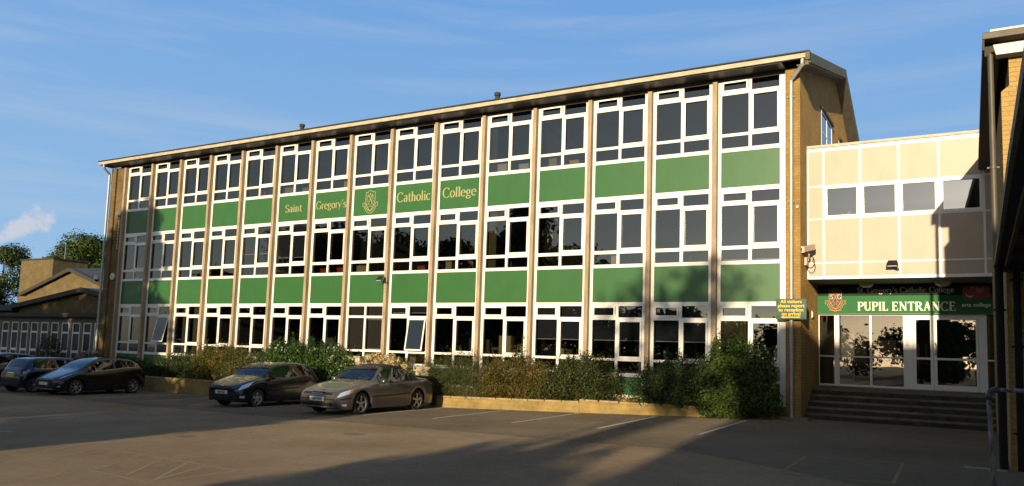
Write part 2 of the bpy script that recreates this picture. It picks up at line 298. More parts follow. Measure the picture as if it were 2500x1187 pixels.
# serif and sans lettering as pen strokes -------------------------------------------------
def arc(cx, cy, rx, ry, a0, a1, n=14): return [(cx+rx*math.cos(math.radians(a0+(a1-a0)*i/n)), cy+ry*math.sin(math.radians(a0+(a1-a0)*i/n))) for i in range(n+1)]
T, t_ = .12, .045
GL = {
 'S': (.56, [(arc(.28,.75,.19,.22,30,270), None), (arc(.28,.265,.21,.265,90,-155), None)], [(.46,.84,.0,.09),(.075,.15,0,.09)]),
 'G': (.80, [(arc(.42,.5,.34,.5,42,325,22), None), ([(.70,.08),(.70,.42)], None)], [(.70,.43,.11,0),(.67,.85,0,.1)]),
 'C': (.76, [(arc(.42,.5,.34,.5,42,318,22), None)], [(.67,.84,0,.11)]),
 'P': (.66, [([(.17,0),(.17,1)], None), ([(.17,.975),(.36,.975)], .05), (arc(.36,.735,.22,.24,90,-90), None), ([(.17,.495),(.36,.495)], .05)], [(.17,.015,.14,0),(.13,.985,.1,0)]),
 'U': (.78, [([(.17,1),(.17,.3)], None), (arc(.39,.3,.22,.28,180,360), None), ([(.61,.3),(.61,1)], .05)], [(.17,.985,.13,0),(.61,.985,.11,0)]),
 'I': (.36, [([(.18,0),(.18,1)], None)], [(.18,.015,.14,0),(.18,.985,.14,0)]),
 'L': (.62, [([(.17,0),(.17,1)], None), ([(.17,.02),(.56,.02)], .05)], [(.17,.985,.14,0),(.12,.015,.1,0),(.56,.12,0,.12)]),
 'E': (.68, [([(.17,0),(.17,1)], None), ([(.17,.02),(.58,.02)], .05), ([(.17,.98),(.55,.98)], .05), ([(.17,.52),(.44,.52)], .05)], [(.12,.985,.1,0),(.12,.015,.1,0),(.58,.12,0,.12),(.55,.89,0,.11),(.44,.52,0,.1)]),
 'N': (.84, [([(.16,0),(.16,1)], .05), ([(.14,1),(.68,.02)], .13), ([(.68,0),(.68,1)], .05)], [(.16,.015,.11,0),(.12,.985,.09,0),(.68,.985,.11,0)]),
 'T': (.70, [([(.35,0),(.35,1)], None), ([(.06,.98),(.64,.98)], .05)], [(.35,.015,.14,0),(.06,.89,0,.11),(.64,.89,0,.11)]),
 'R': (.76, [([(.17,0),(.17,1)], None), ([(.17,.975),(.36,.975)], .05), (arc(.36,.745,.2,.23,90,-90), None), ([(.17,.515),(.38,.515)], .05), ([(.38,.51),(.66,.02)], .12)], [(.17,.015,.14,0),(.13,.985,.1,0),(.68,.015,.09,0)]),
 'A': (.80, [([(.15,0),(.39,1)], .05), ([(.39,1),(.65,0)], .13), ([(.24,.34),(.56,.34)], .045)], [(.15,.015,.11,0),(.65,.015,.14,0)]),
 'a': (.52, [(arc(.24,.19,.15,.18,0,360,18), None), ([(.40,.48),(.40,.03)], None), (arc(.25,.48,.15,.16,0,150), None)], [(.44,.015,.06,0)]),
 'i': (.28, [([(.14,0),(.14,.64)], None), ([(.14,.83),(.14,.94)], .11)], [(.14,.015,.1,0),(.10,.63,.06,0)]),
 'n': (.58, [([(.14,0),(.14,.64)], None), (arc(.28,.46,.15,.17,150,0), None), ([(.43,.46),(.43,0)], None)], [(.14,.015,.1,0),(.43,.015,.1,0),(.10,.63,.06,0)]),
 't': (.34, [([(.16,.1),(.16,.84)], None), ([(.04,.63),(.30,.63)], .04), (arc(.25,.1,.09,.09,180,320), None)], []),
 'r': (.42, [([(.14,0),(.14,.64)], None), (arc(.29,.44,.15,.18,150,60), None), ([(.345,.56),(.38,.52)], .09)], [(.14,.015,.1,0),(.10,.63,.06,0)]),
 'e': (.52, [(arc(.26,.32,.2,.32,2,318,20), None), ([(.08,.36),(.45,.36)], .04)], []),
 'g': (.54, [(arc(.24,.43,.15,.2,0,360,18), None), (arc(.26,-.1,.19,.14,0,360,18), None), ([(.14,.25),(.12,.12),(.30,.03)], .06), ([(.36,.56),(.50,.62)], .05)], []),
 'o': (.54, [(arc(.27,.32,.2,.32,0,360,22), None)], []),
 'y': (.56, [([(.10,.62),(.29,.04)], .11), ([(.47,.62),(.28,.02),(.20,-.2),(.08,-.24)], .05)], [(.10,.63,.1,0),(.46,.63,.08,0)]),
 'h': (.58, [([(.14,0),(.14,1)], None), (arc(.28,.46,.15,.17,150,0), None), ([(.43,.46),(.43,0)], None)], [(.14,.015,.1,0),(.43,.015,.1,0),(.10,.99,.06,0)]),
 'l': (.28, [([(.14,0),(.14,1)], None)], [(.14,.015,.1,0),(.10,.99,.06,0)]),
 'c': (.48, [(arc(.26,.32,.2,.32,45,318,20), None)], [(.40,.53,0,.06)]),
 's': (.42, [(arc(.21,.475,.13,.155,30,265), None), (arc(.21,.165,.145,.165,90,-155), None)], [(.33,.54,0,.05),(.07,.1,0,.05)]),
 "'": (.2, [([(.10,.98),(.07,.74)], .09)], []), '.': (.24, [([(.10,0),(.10,.1)], .11)], []), ' ': (.34, [], []),
}
def glyph_strokes(ch, bold=1.0):
    adv, st, se = GL[ch]; res = []
    for pts, wd in st:
        wl = []
        for i in range(len(pts)):
            a = pts[max(i-1, 0)]; b = pts[min(i+1, len(pts)-1)]; dx, dy = b[0]-a[0], b[1]-a[1]; L = math.hypot(dx, dy) or 1
            wl.append((wd if wd else t_+(T-t_)*abs(dy/L)**1.3)*bold)
        res.append((pts, wl))
    for x, y, hx, hy in se: res.append(([(x-hx, y-hy), (x+hx, y+hy)], [.035*bold, .035*bold]) if True else None)
    return adv, res
def ribbon(mb, pts, wl, tf, th):
    n = len(pts); A = []; B = []
    for i in range(n):
        a = pts[max(i-1, 0)]; b = pts[min(i+1, n-1)]; dx, dy = b[0]-a[0], b[1]-a[1]; L = math.hypot(dx, dy) or 1; nx, ny = -dy/L, dx/L; h = wl[i]/2
        A.append((pts[i][0]+nx*h, pts[i][1]+ny*h)); B.append((pts[i][0]-nx*h, pts[i][1]-ny*h))
    for i in range(n-1):
        q = [A[i], A[i+1], B[i+1], B[i]]; mb.prism([tf(x, y, 0) for x, y in q[::-1]], Vector(tf(0, 0, th))-Vector(tf(0, 0, 0)))
def serif(text, x0, z0, h, y, name, m, parent, width=None, bold=1.0, th=.008, align='l', nb=None):
    tot = sum(GL[c][0] for c in text)*h; sx = (width/tot) if width else 1.0
    x = x0 - (tot*sx/2 if align == 'c' else 0); mb = MB()
    for c in text:
        adv, st = glyph_strokes(c, bold)
        for k, (pts, wl) in enumerate(st):
            ribbon(mb, pts, wl, lambda a, b, d, x=x, k=k: (x+a*h*sx, y-d-.0004*(k+1), z0+b*h), th)
        x += adv*h*sx
    return mb.build(name, m, parent)
def sans(text, loc, size, name, m, parent, sx=1.0, bold=.01, align='CENTER', rot=None, ext=.003, local=False, space=1.0, pw=None):
    cu = bpy.data.curves.new(name, 'FONT'); cu.body = text; cu.size = size; cu.align_x = align; cu.offset = bold; cu.extrude = ext; cu.resolution_u = 3; cu.space_character = space
    o = bpy.data.objects.new(name, cu); COL.objects.link(o)
    dg = bpy.context.evaluated_depsgraph_get(); me = bpy.data.meshes.new_from_object(o.evaluated_get(dg)); bpy.data.objects.remove(o)
    R = rot if rot is not None else Matrix.Rotation(PI/2, 3, 'X'); O = Vector((0,0,0)) if local else ORG.get(parent, Vector((0,0,0)))
    for v in me.vertices: v.co = R @ Vector((v.co.x*sx, v.co.y, v.co.z)) + Vector(loc) - O
    me.materials.clear(); me.materials.append(MT[m]); n = bpy.data.objects.new(name, me); COL.objects.link(n); n.parent = parent; ORG[n] = O.copy(); return n

# ---------------------------------------------------------------- ground
GX = [-400, -40, -5, 6, 13, 20, 26, 31.5, 80, 500]; GZ = [-.62, -.62, -.62, -.6, -.53, -.37, -.17, 0, 0, 0]
def G(x): return float(np.interp(x, GX, GZ))
def sheet(x0, x1, ys, off, name, m):
    xs = sorted({x0, x1} | {g for g in GX if x0 < g < x1}); mb = MB(); mb.grid([[(x, y, G(x)+off) for x in xs] for y in ys][::-1]); return struct(mb.build(name, m))
sheet(-400, 500, [-400, -60, -8.6, 0, 60, 500], 0, 'asphalt_playground', 'asphalt')
# the newer strip of tarmac carrying the bays, irregular front edge
mb = MB(); E0 = [(-30,-6.6),(3,-6.5),(9,-6.6),(14,-6.9),(18,-7.4),(20.5,-7.6),(24,-8.2),(28,-9.0),(31.5,-9.6),(33,-10.4),(36,-12.6),(60,-14)]
xs = sorted(set(list(np.linspace(-30, 60, 60)) + GX[2:9])); xs = [x for x in xs if -30 <= x <= 60]
P = [[(x, float(np.interp(x, [e[0] for e in E0], [e[1] for e in E0])), G(x)+.004) for x in xs], [(x, .35, G(x)+.004) for x in xs]]
struct(mb.grid(P).build('asphalt_parking_strip', 'asphalt2'))
def strip(p, q, wd, off=.008, m='line', n=6, name='parking_line'):
    p = Vector(p); q = Vector(q); d = (q-p).normalized(); s_ = Vector((-d.y, d.x))*wd/2; mb = MB(); L = []
    for i in range(n+1):
        c = p+(q-p)*i/n; L.append([(c.x+s_.x, c.y+s_.y, G(c.x+s_.x)+off), (c.x-s_.x, c.y-s_.y, G(c.x-s_.x)+off)])
    return mb.grid(L)
LN = [((30.87,-6.44),(30.68,-1.43)), ((28.36,-6.18),(28.05,-1.2)), ((25.77,-5.76),(25.52,-1.15)), ((23.09,-5.5),(22.85,-.9)), ((20.52,-5.45),(20.27,-.85)), ((17.95,-5.35),(17.7,-1.0)), ((15.4,-5.4),(15.1,-1.5)), ((12.8,-5.4),(12.5,-1.3)), ((10.3,-5.7),(9.9,-1.5)), ((7.7,-5.7),(7.35,-1.5)), ((5.1,-5.8),(4.8,-1.5)), ((2.5,-5.8),(2.2,-1.5)), ((-.1,-5.8),(-.4,-1.5))]
mb = MB()
for a, b in LN: k = strip(a, b, .085, .0072); o = len(mb.v); mb.v += k.v; mb.f += [tuple(i+o for i in f) for f in k.f]; mb.m += k.m
struct(mb.build('parking_bay_lines', 'line'))

# faded play-court markings
def marks(segs, name, m, wd=.05, off=.006):
    mb = MB()
    for i, (a, b) in enumerate(segs):
        k = strip(a, b, wd, off+.0002*(i % 5)); o = len(mb.v); mb.v += k.v; mb.f += [tuple(j+o for j in f) for f in k.f]; mb.m += k.m
    return struct(mb.build(name, m))
marks([((19.69,-15.07),(19.78,-14.28)),((19.78,-14.28),(27.0,-15.61)),((27.0,-15.61),(26.93,-17.13)),((26.89,-16.96),(21.0,-15.97)),((20.71,-14.5),(21.43,-15.96)),((21.69,-14.72),(22.58,-16.2)),((22.56,-14.88),(23.26,-16.18)),((23.38,-15.03),(24.35,-16.45)),((24.16,-15.15),(25.22,-16.62)),((25.02,-15.4),(26.09,-16.73)),((25.67,-15.44),(26.81,-16.81)),((26.19,-15.46),(26.84,-16.89)),((24.18,-16.82),(25.21,-16.98)),((25.21,-16.98),(25.55,-17.54)),((25.55,-17.54),(25.24,-17.65)),((24.06,-17.3),(24.12,-16.82)),((25.69,-17.85),(25.65,-17.0)),((24.66,-17.6),(25.13,-17.74)),((25.13,-17.74),(25.06,-17.3))], 'play_court_lines', 'chalk', .05, .0014)
marks([((33.05,-8.9),(35.02,-8.53)),((33.51,-8.8),(33.54,-11.31)),((33.54,-11.31),(35.09,-11.14)),((35.0,-8.54),(35.06,-11.11))], 'play_court_lines', 'chalk', .05, .0052)
marks([((16.5,-14.4),(18.06,-13.97))], 'white_court_line', 'line', .06, .0014)

# ---------------------------------------------------------------- main school building
PT = 2.1
S = thing('school_building', 'long three storey school building with green panels between white windows and a brick end wall', 'school building', (15.75, 7, -.3))
def part(mb, name, m, parent=None, label=None, **k):
    o = mb.build(name, m, parent or S, **k)
    if label: o['label'] = label
    return o
XL, XR = -1.12, 31.88
XB = 31.5   # glazing ends here
# end walls and back wall
mb = MB(); mb.box((31.47,-.15,-.7), (XR, .3, 10.18)); mb.prism([(XR-.34,.3,-.7),(XR-.34,13,-.7),(XR-.34,13,9.3),(XR-.34,6.9,12.15),(XR-.34,.3,10.45)], (.34,0,0))
E_ = part(mb, 'end_wall', 'brick')
mb = MB(); mb.box((XL,-.15,-.8), (XL+.36, .3, 10.15)); mb.box((XL+.36, -.06, -.8), (-.07, .3, 10.15)); mb.prism([(XL,.3,-.8),(XL,13,-.8),(XL,13,9.3),(XL,6.9,12.15),(XL,.3,10.4)], (.34,0,0))
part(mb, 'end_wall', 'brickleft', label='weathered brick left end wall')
mb = MB(); mb.box((XL, 12.7, -.8), (XR, 13, 9.2)); part(mb, 'back_wall', 'brick')
# roof: two slopes with felt top, verge board and soffit
def slab(x0, x1, pts, th, name, m, lab=None):
    mb = MB(); mb.prism([(x0, y, z) for y, z in pts] + [(x0, y, z-th) for y, z in pts[::-1]], (x1-x0, 0, 0)); return part(mb, name, m, label=lab)
RX0, RX1 = -1.35, 32.24
slab(RX0, RX1, [(-.66,10.37),(6.9,12.36),(13.5,9.55)], .10, 'roof', 'felt')
mb = MB(); mb.prism([(RX1-.03,-.66,10.40),(RX1-.03,6.9,12.39),(RX1-.03,13.5,9.58),(RX1-.03,13.5,9.28),(RX1-.03,6.9,12.08),(RX1-.03,-.66,10.10)], (.05,0,0)); part(mb, 'verge_board', 'mossy')
mb = MB(); mb.prism([(XR,-.62,10.10),(XR,6.9,12.08),(XR,6.9,12.04),(XR,-.62,10.06)], (RX1-.03-XR,0,0)); mb.prism([(XR,6.9,12.08),(XR,13.4,9.32),(XR,13.4,9.28),(XR,6.9,12.04)], (RX1-.03-XR,0,0)); part(mb, 'verge_soffit', 'soffit')
mb = MB(); mb.box((RX0,-.74,10.245), (RX1-.1,-.663,10.375)); part(mb, 'fascia_board', 'fascia')
for k in range(12): x = RX0+1.5+k*2.75; part(MB().box((x, -.752, 10.24), (x+.04, -.742, 10.38)), 'fascia_joint', 'fascia')
mb = MB(); mb.box((RX0, -.8, 10.385), (RX1+.02, -.62, 10.42)); part(mb, 'roof_edge_trim', 'felt')
mb = MB(); mb.box((RX1-.1,-.78,10.16), (RX1+.02,-.62,10.385)); mb.box((RX1-.12,-.72,10.03), (RX1-.02,-.6,10.16)); part(mb, 'fascia_end_block', 'mossy')
mb = MB(); mb.box((RX0,-.65,10.215), (31.47,-.02,10.23)); part(mb, 'eaves_soffit', 'black')
mb = MB(); mb.box((-.07,-.02,10.10), (31.47,.3,10.213)); part(mb, 'head_beam', 'darkwood')
for x, y in ((8.66, 3.0), (19.57, 3.0)):
    mb = MB(); zb = 10.37+(y+.66)*.263; mb.lathe([(.16, -.3), (.16, .02), (.10, .06), (.10, .62), (.13, .64), (.13, .76), (.0, .78)], (x, y, zb+.02), n=14); part(mb, 'roof_vent', 'felt', smooth='auto')
# rooms
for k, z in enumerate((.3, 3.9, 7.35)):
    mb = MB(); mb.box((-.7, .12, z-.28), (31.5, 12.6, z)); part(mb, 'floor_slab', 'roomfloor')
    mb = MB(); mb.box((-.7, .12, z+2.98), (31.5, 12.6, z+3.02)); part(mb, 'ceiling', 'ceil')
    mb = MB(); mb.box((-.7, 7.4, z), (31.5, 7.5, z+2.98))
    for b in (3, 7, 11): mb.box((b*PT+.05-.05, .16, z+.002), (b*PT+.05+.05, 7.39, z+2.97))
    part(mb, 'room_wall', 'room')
# fins
for b in range(15):
    x = b*PT; mb = MB(); mb.box((x-.075, -.17, -.65), (x+.06, .12, 10.10) if b else (x+.06, .12, 10.10))
    part(mb, 'concrete_fin', 'stone')
LV = {
 'top': dict(fr=(10.02, 10.10), green=(6.80, 7.896), hd=10.115, ruB=9.766, smT=10.05, smB=9.832, LT=9.676, LB=8.47, RT=9.613, RB=8.526, sT=8.377, sB=8.018, bot=7.896),
 'mid': dict(green=(3.335, 4.453), hd=6.662, ruB=6.322, smT=6.606, smB=6.387, LT=6.243, LB=5.018, RT=6.167, RB=5.086, sT=4.907, sB=4.564, bot=4.453),
 'low': dict(green=(.398, .964), hd=3.213, ruB=2.847, smT=3.153, smB=2.916, LT=2.763, LB=1.535, RT=2.698, RB=1.605, sT=1.456, sB=1.081, bot=.964)}
XF0, XG0, XM0, XM1, XG1, XF1 = .06, .166, .977, 1.070, 1.877, 1.968
def frame_box(mb, x0, x1, z0, z1, y0=0.0, y1=.07): mb.box((x0, y0, z0), (x1, y1, z1))
def window(b, lv):
    V = LV[lv]; X = b*PT; top = {'top': 10.10, 'mid': 6.80, 'low': 3.335}[lv]; bot = V['bot']
    mb = MB(); xe = XF1 if b < 14 else 2.07-.0
    f = lambda x0, x1, z0, z1, y0=0.0, y1=.07: mb.box((X+x0, y0, z0), (X+x1, y1, z1))
    f(XF0, XG0, bot, top); f(XG1, xe, bot, top)                                     # stiles
    f(XG0, XM0, V['hd'], top, .001, .07); f(XM1, XG1, V['hd'], top, .001, .07); f(XM0, XM1, bot, top, .0, .071)
    f(XG0, XM0, V['LT'], V['smB'] if not (b == 7 and lv == 'low') else V['LT']+.09, .002, .07)
    f(XM1, XG1, V['RT']+.055, V['ruB'], .002, .07)
    f(XG0, XM0, V['sT'], V['LB'], .002, .07); f(XM1, XG1, V['sT'], V['RB']-.055, .002, .07)
    f(XG0, XM0, bot, V['sB'], .001, .07); f(XM1, XG1, bot, V['sB'], .001, .07)
    if lv == 'low': f(XF0, XG0, .318, bot); f(XG1, xe, .318, bot); f(XG0, XG1, .318, .398, .001, .07)
    w = part(mb, 'window', 'white')
    # casement sashes stand a little proud
    plain = (b == 7 and lv == 'low')
    mb = MB()
    if not plain:
        x0, x1, z0, z1 = X+XG0+.012, X+XM0-.012, V['smB']-.05, V['hd']-.004
        mb.box((x0, -.02, z0), (x0+.055, -.002, z1)); mb.box((x1-.055, -.02, z0), (x1, -.002, z1)); mb.box((x0+.055, -.02, z0), (x1-.055, -.002, z0+.05)); mb.box((x0+.055, -.02, V['smT']), (x1-.055, -.002, z1))
    if mb.v: part(mb, 'vent_sash', 'white', w)
    mb = MB(); opened = (lv == 'low' and b in (1, 8))
    x0, x1, z0, z1 = X+XM1+.004, X+XG1-.004, V['RB']-.055, V['RT']+.055
    def sash(mm, y):
        mm.box((x0, y-.022, z0), (x0+.055, y, z1)); mm.box((x1-.055, y-.022, z0), (x1, y, z1)); mm.box((x0+.055, y-.022, z0), (x1-.055, y, z0+.055)); mm.box((x0+.055, y-.022, z1-.055), (x1-.055, y, z1))
        mm.box((x0+.28, y-.03, z1-.045), (x1-.25, y-.0225, z1-.028))
    if not plain and not opened: sash(mb, -.002)
    if mb.v: part(mb, 'sash', 'white', w)
    if opened:
        mo = MB(); sash(mo, -.03); mg = MB(); mg.box((x0+.05, -.045, z0+.05), (x1-.05, -.038, z1-.05))
        a = math.radians(13 if b == 1 else 9)
        for mm in (mo, mg): mm.v = [(x, -.03+(y+.03)*math.cos(a)-(z1-z)*math.sin(a), z1-(z1-z)*math.cos(a)+(y+.03)*math.sin(a)) for x, y, z in mm.v]
        o = part(mo, 'open_sash', 'white', w); o['label'] = 'top hung casement sash tilted open'; part(mg, 'open_pane', 'glass', w)
    mb = MB()
    q = [(XG0, XM0, V['smB'], V['hd']), (XM1, XG1, V['ruB'], V['hd']), (XG0, XM0, V['LB'], V['LT']), (XG0, XM0, V['sB'], V['sT']), (XM1, XG1, V['sB'], V['sT'])]
    if plain: q[0] = (XG0, XM0, V['LT']+.09, V['hd'])
    if not opened: q.append((XM1, XG1, V['RB'], V['RT']))
    for x0_, x1_, z0_, z1_ in q:
        ty = rng.normal(0, .0016); tz = rng.normal(0, .0016)   # panes never sit perfectly true
        A = [(X+x0_, .03+ty, z0_), (X+x1_, .03-ty, z0_), (X+x1_, .03-ty+tz, z1_), (X+x0_, .03+ty+tz, z1_)]; mb.poly(A)
    part(mb, 'pane', 'glass', w)
    return w
WIN = {}
for b in range(15):
    for lv in ('top', 'mid', 'low'): WIN[b, lv] = window(b, lv)
# spandrel panels
SP = {}
for b in range(15):
    X = b*PT; xe = XF1 if b < 14 else 2.07
    for lv in ('top', 'mid', 'low'):
        z0, z1 = LV[lv]['green']
        mb = MB(); mb.box((X+XG0-.01, .012, z0), (X+XG1+.01, .06, z1))
        o = part(mb, 'spandrel_panel', 'green')
        if lv != 'low':
            part(MB().box((X+XF0, .0, z0), (X+XG0-.011, .06, z1)), 'trim', 'white', o); part(MB().box((X+XG1+.011, .0, z0), (X+xe, .06, z1)), 'trim', 'white', o)
        SP[b, lv] = o
# blinds, curtains seen behind panes
def blind(b, lv, z, half=None, m='blind', bar=True):
    V = LV[lv]; X = b*PT
    for k, (a, c) in enumerate(((XG0+.02, XM0-.02), (XM1+.02, XG1-.02))):
        if half is not None and half != k: continue
        mb = MB(); mb.box((X+a, .12, z), (X+c, .126, V['hd'])); o = part(mb, 'roller_blind', m, WIN[b, lv])
        if bar: mb = MB(); mb.box((X+a, .112, z-.02), (X+c, .13, z)); part(mb, 'blind_bar', 'barwhite', WIN[b, lv])
for b, z in ((11, 2.12), (12, 2.12), (13, 2.12)): blind(b, 'low', z)
blind(5, 'mid', 5.28); blind(4, 'mid', 5.5); blind(14, 'mid', 4.62); blind(8, 'low', 2.98)
blind(7, 'low', 1.55, bar=False, m='room')
def curtain(b, lv, x0, x1, z0, z1, m='beige'):
    X = b*PT; mb = MB(); n = 26; mb.grid([[(X+x0+(x1-x0)*i/n, .17+.03*math.sin(i*2.1), z) for i in range(n+1)] for z in (z0, z1)]); part(mb, 'curtain', m, WIN[b, lv])
curtain(0, 'low', .3, 1.9, 1.08, 1.46); curtain(2, 'low', .5, 1.0, 1.1, 3.2); curtain(2, 'low', 1.25, 1.88, 1.1, 3.2); curtain(10, 'mid', .17, .5, 4.56, 6.66); curtain(10, 'top', .17, .42, 8.05, 10.0, 'room'); curtain(4, 'top', 1.4, 1.88, 8.05, 10.0, 'room'); curtain(14, 'low', .17, .9, 1.1, 2.8, 'beige')
# lettering on the upper panels
z0 = 7.19
serif('Saint', 5*PT+1.02, z0, .33, .012, 'lettering', 'gold', SP[5, 'top'], width=.98, align='c')
serif("Gregory's", 6*PT+1.03, z0+.02, .33, .012, 'lettering', 'gold', SP[6, 'top'], width=1.64, align='c')
serif('Catholic', 8*PT+1.02, z0+.03, .37, .012, 'lettering', 'gold', SP[8, 'top'], width=1.60, align='c', bold=1.1)
serif('College', 9*PT+1.02, z0+.05, .37, .012, 'lettering', 'gold', SP[9, 'top'], width=1.50, align='c', bold=1.1)
def crest(cx, cz, s, y, parent, m_line, fill=None, wl=.022, m_fill='crestdark'):
    def put(paths, name, m, w_, yy):
        mb = MB()
        for k, p in enumerate(paths): ribbon(mb, p, [w_]*len(p), lambda a, b, d, k=k: (cx+a*s, yy-d-.0003*k, cz+b*s), .006)
        return mb.build(name, m, parent)
    sh = [(-.46,.86),(-.30,.84),(-.12,.93),(0,1.0),(.12,.93),(.30,.84),(.46,.86),(.47,.4),(.46,.1),(.36,-.2),(.18,-.48),(0,-.62),(-.18,-.48),(-.36,-.2),(-.46,.1),(-.47,.4),(-.46,.86)]
    rib = [(-.66,.02),(-.78,.0),(-.70,-.12),(-.80,-.24),(-.62,-.26),(-.50,-.50),(-.28,-.74),(0,-.84),(.28,-.74),(.50,-.50),(.62,-.26),(.80,-.24),(.70,-.12),(.78,.0),(.66,.02),(.52,-.04),(.50,-.2),(.42,-.38),(.22,-.58),(0,-.66),(-.22,-.58),(-.42,-.38),(-.50,-.2),(-.52,-.04),(-.66,.02)]
    if fill:
        mb = MB(); mb.prism([(cx+a*s, y-.001, cz+b*s) for a, b in sh[:-1]], (0, -.003, 0)); mb.prism([(cx+a*s, y-.0055, cz+b*s) for a, b in rib[:-1]], (0, -.003, 0)); mb.build('crest_ground', m_fill, parent); y -= .010
    put([sh, rib], 'crest_outline', m_line, wl/s, y)
    keys = [[(-.16,.62),(.2,-.08)], [(.16,.62),(-.2,-.08)], [(-.16,.62),(-.30,.56),(-.28,.42)], [(-.22,.68),(-.12,.66)], [(.16,.62),(.30,.56),(.28,.42)], [(.22,.68),(.12,.66)], [(-.24,.5),(-.12,.5)], [(.24,.5),(.12,.5)],
            [(.2,-.08),(.34,-.14),(.26,-.36),(.06,-.30),(.10,-.1),(.2,-.08)], [(-.2,-.08),(-.34,-.14),(-.26,-.36),(-.06,-.30),(-.10,-.1),(-.2,-.08)], [(0,.56),(0,.80)], [(-.07,.73),(.07,.73)]]
    put(keys, 'crest_keys', m_line, wl/s*.9, y-.004)
    return y
yy = crest(7*PT+1.0, 7.30, .50, .012, SP[7, 'top'], 'gold', wl=.024)
serif('S', 7*PT+1.0-.145, 7.33, .16, .006, 'crest_letter', 'gold', SP[7, 'top'], align='c', bold=1.2); serif('G', 7*PT+1.0+.13, 7.33, .16, .006, 'crest_letter', 'gold', SP[7, 'top'], align='c', bold=1.2)
# gable windows on the end wall (set back in a reveal)
for (ya, yb, za, zb) in ((3.6, 5.9, 8.3, 10.0), (7.6, 8.5, 8.6, 9.95)):
    mb = MB(); X = XR
    fr = part(mb.box((X-.02, ya, zb), (X+.0, yb, zb+.0)) if False else MB().box((X+.004, ya, za), (X+.02, ya+.07, zb)).box((X+.004, yb-.07, za), (X+.02, yb, zb)).box((X+.004, ya+.07, za), (X+.02, yb-.07, za+.07)).box((X+.004, ya+.07, zb-.07), (X+.02, yb-.07, zb)).box((X+.004, (ya+yb)/2-.03, za+.07), (X+.02, (ya+yb)/2+.03, zb-.07)).box((X+.005, ya+.07, (za+zb)/2+.1), (X+.018, (ya+yb)/2-.03, (za+zb)/2+.16)).box((X+.005, (ya+yb)/2+.03, (za+zb)/2+.1), (X+.018, yb-.07, (za+zb)/2+.16)), 'gable_window', 'white')
    part(MB().box((X+.001, ya, za), (X+.010, yb, zb)), 'pane', 'glass2', fr)
    part(MB().box((X+.0, ya-.06, zb), (X+.08, yb+.06, zb+.09)), 'lintel', 'darkwood', fr)
mb = MB(); mb.box((-.7, .02, -.75), (31.47, .3, .318)); part(mb, 'plinth', 'brick')

# ---------------------------------------------------------------- link block with the entrance under it
LK = thing('link_block', 'cream panelled first floor link block bridging the pupil entrance', 'link building', (34.2, 3, 0)); ORG[LK] = Vector((34.2, 3, 0))
def lp(mb, name, m, parent=None, label=None, **k):
    o = mb.build(name, m, parent or LK, **k)
    if label: o['label'] = label
    return o
LY = .95; VX = [31.90, 32.345, 33.345, 34.354, 35.359, 36.423]; VZ = [4.10, 4.535, 5.845, 6.83, 7.93]
LX0, LX1 = XR+.004, 37.6
lp(MB().box((LX0, LY+.04, 4.05), (LX1, 9.2, 4.35)), 'floor_slab', 'soffit')
lp(MB().box((LX0, LY+.04, 7.86), (LX1, 9.2, 8.0)), 'roof', 'felt')
lp(MB().box((LX0, LY-.05, 8.0), (LX1, 9.2, 8.075)), 'coping', 'fascia')
lp(MB().box((LX0, 9.0, 4.35), (LX1, 9.2, 7.86)), 'back_wall', 'brick')
for i in range(6):
    x0 = VX[i]; x1 = VX[i+1] if i < 5 else 37.5
    for j in range(4):
        if j == 2 and 1 <= i <= 4: continue
        lp(MB().box((x0+.028, LY+.012, VZ[j]+.022), (x1-.028, LY+.05, VZ[j+1]-.022)), 'cladding_panel', 'cream')
mb = MB()
for x in VX: mb.box((x-.028, LY, 4.06), (x+.028, LY+.05, 8.0))
xs = VX+[37.55]
for i in range(6):
    for j in range(5):
        z = VZ[j]; h = .022 if 0 < j < 4 else .045
        mb.box((xs[i]+.028, LY+.001, z-h), (xs[i+1]-.028, LY+.05, z+h) if j < 4 else (xs[i+1]-.028, LY+.05, 8.0))
lp(mb, 'cladding_frame', 'white')
for i in range(1, 5):
    x0, x1, z0, z1 = VX[i]+.03, VX[i+1]-.03, VZ[2]+.024, VZ[3]-.024
    mb = MB(); mb.box((x0, LY-.02, z0), (x0+.07, LY+.05, z1)); mb.box((x1-.07, LY-.02, z0), (x1, LY+.05, z1)); mb.box((x0+.07, LY-.02, z0), (x1-.07, LY+.05, z0+.07)); mb.box((x0+.07, LY-.02, z1-.07), (x1-.07, LY+.05, z1))
    wd = lp(mb, 'window', 'white')
    if i < 4: g = MB(); g.poly([(x0+.06, LY+.01, z0+.06), (x1-.06, LY+.01, z0+.06), (x1-.06, LY+.01, z1-.06), (x0+.06, LY+.01, z1-.06)]); lp(g, 'pane', 'glass2', wd)
    else:
        g = MB(); xa, xb = x0+.07, x1-.17
        g.prism([(xa, LY+.01, z0+.06), (xb, LY+.028, z0+.06), (xb, LY+.028, z1-.06), (xa, LY+.01, z1-.06)], (0, .012, 0)); o = lp(g, 'open_pane', 'glass2', wd); o['label'] = 'window pane standing ajar'
lp(MB().box((LX0+.02, 3.6, 4.36), (LX1, 3.7, 7.85)), 'room_wall', 'room')
for x in (33.35, 35.37):
    lp(MB().lathe([(.0, -.15), (.10, -.14), (.18, -.10), (.21, -.03), (.21, .0)], (x, 2.2, 4.05), n=24), 'soffit_light', 'ltext', smooth=True)
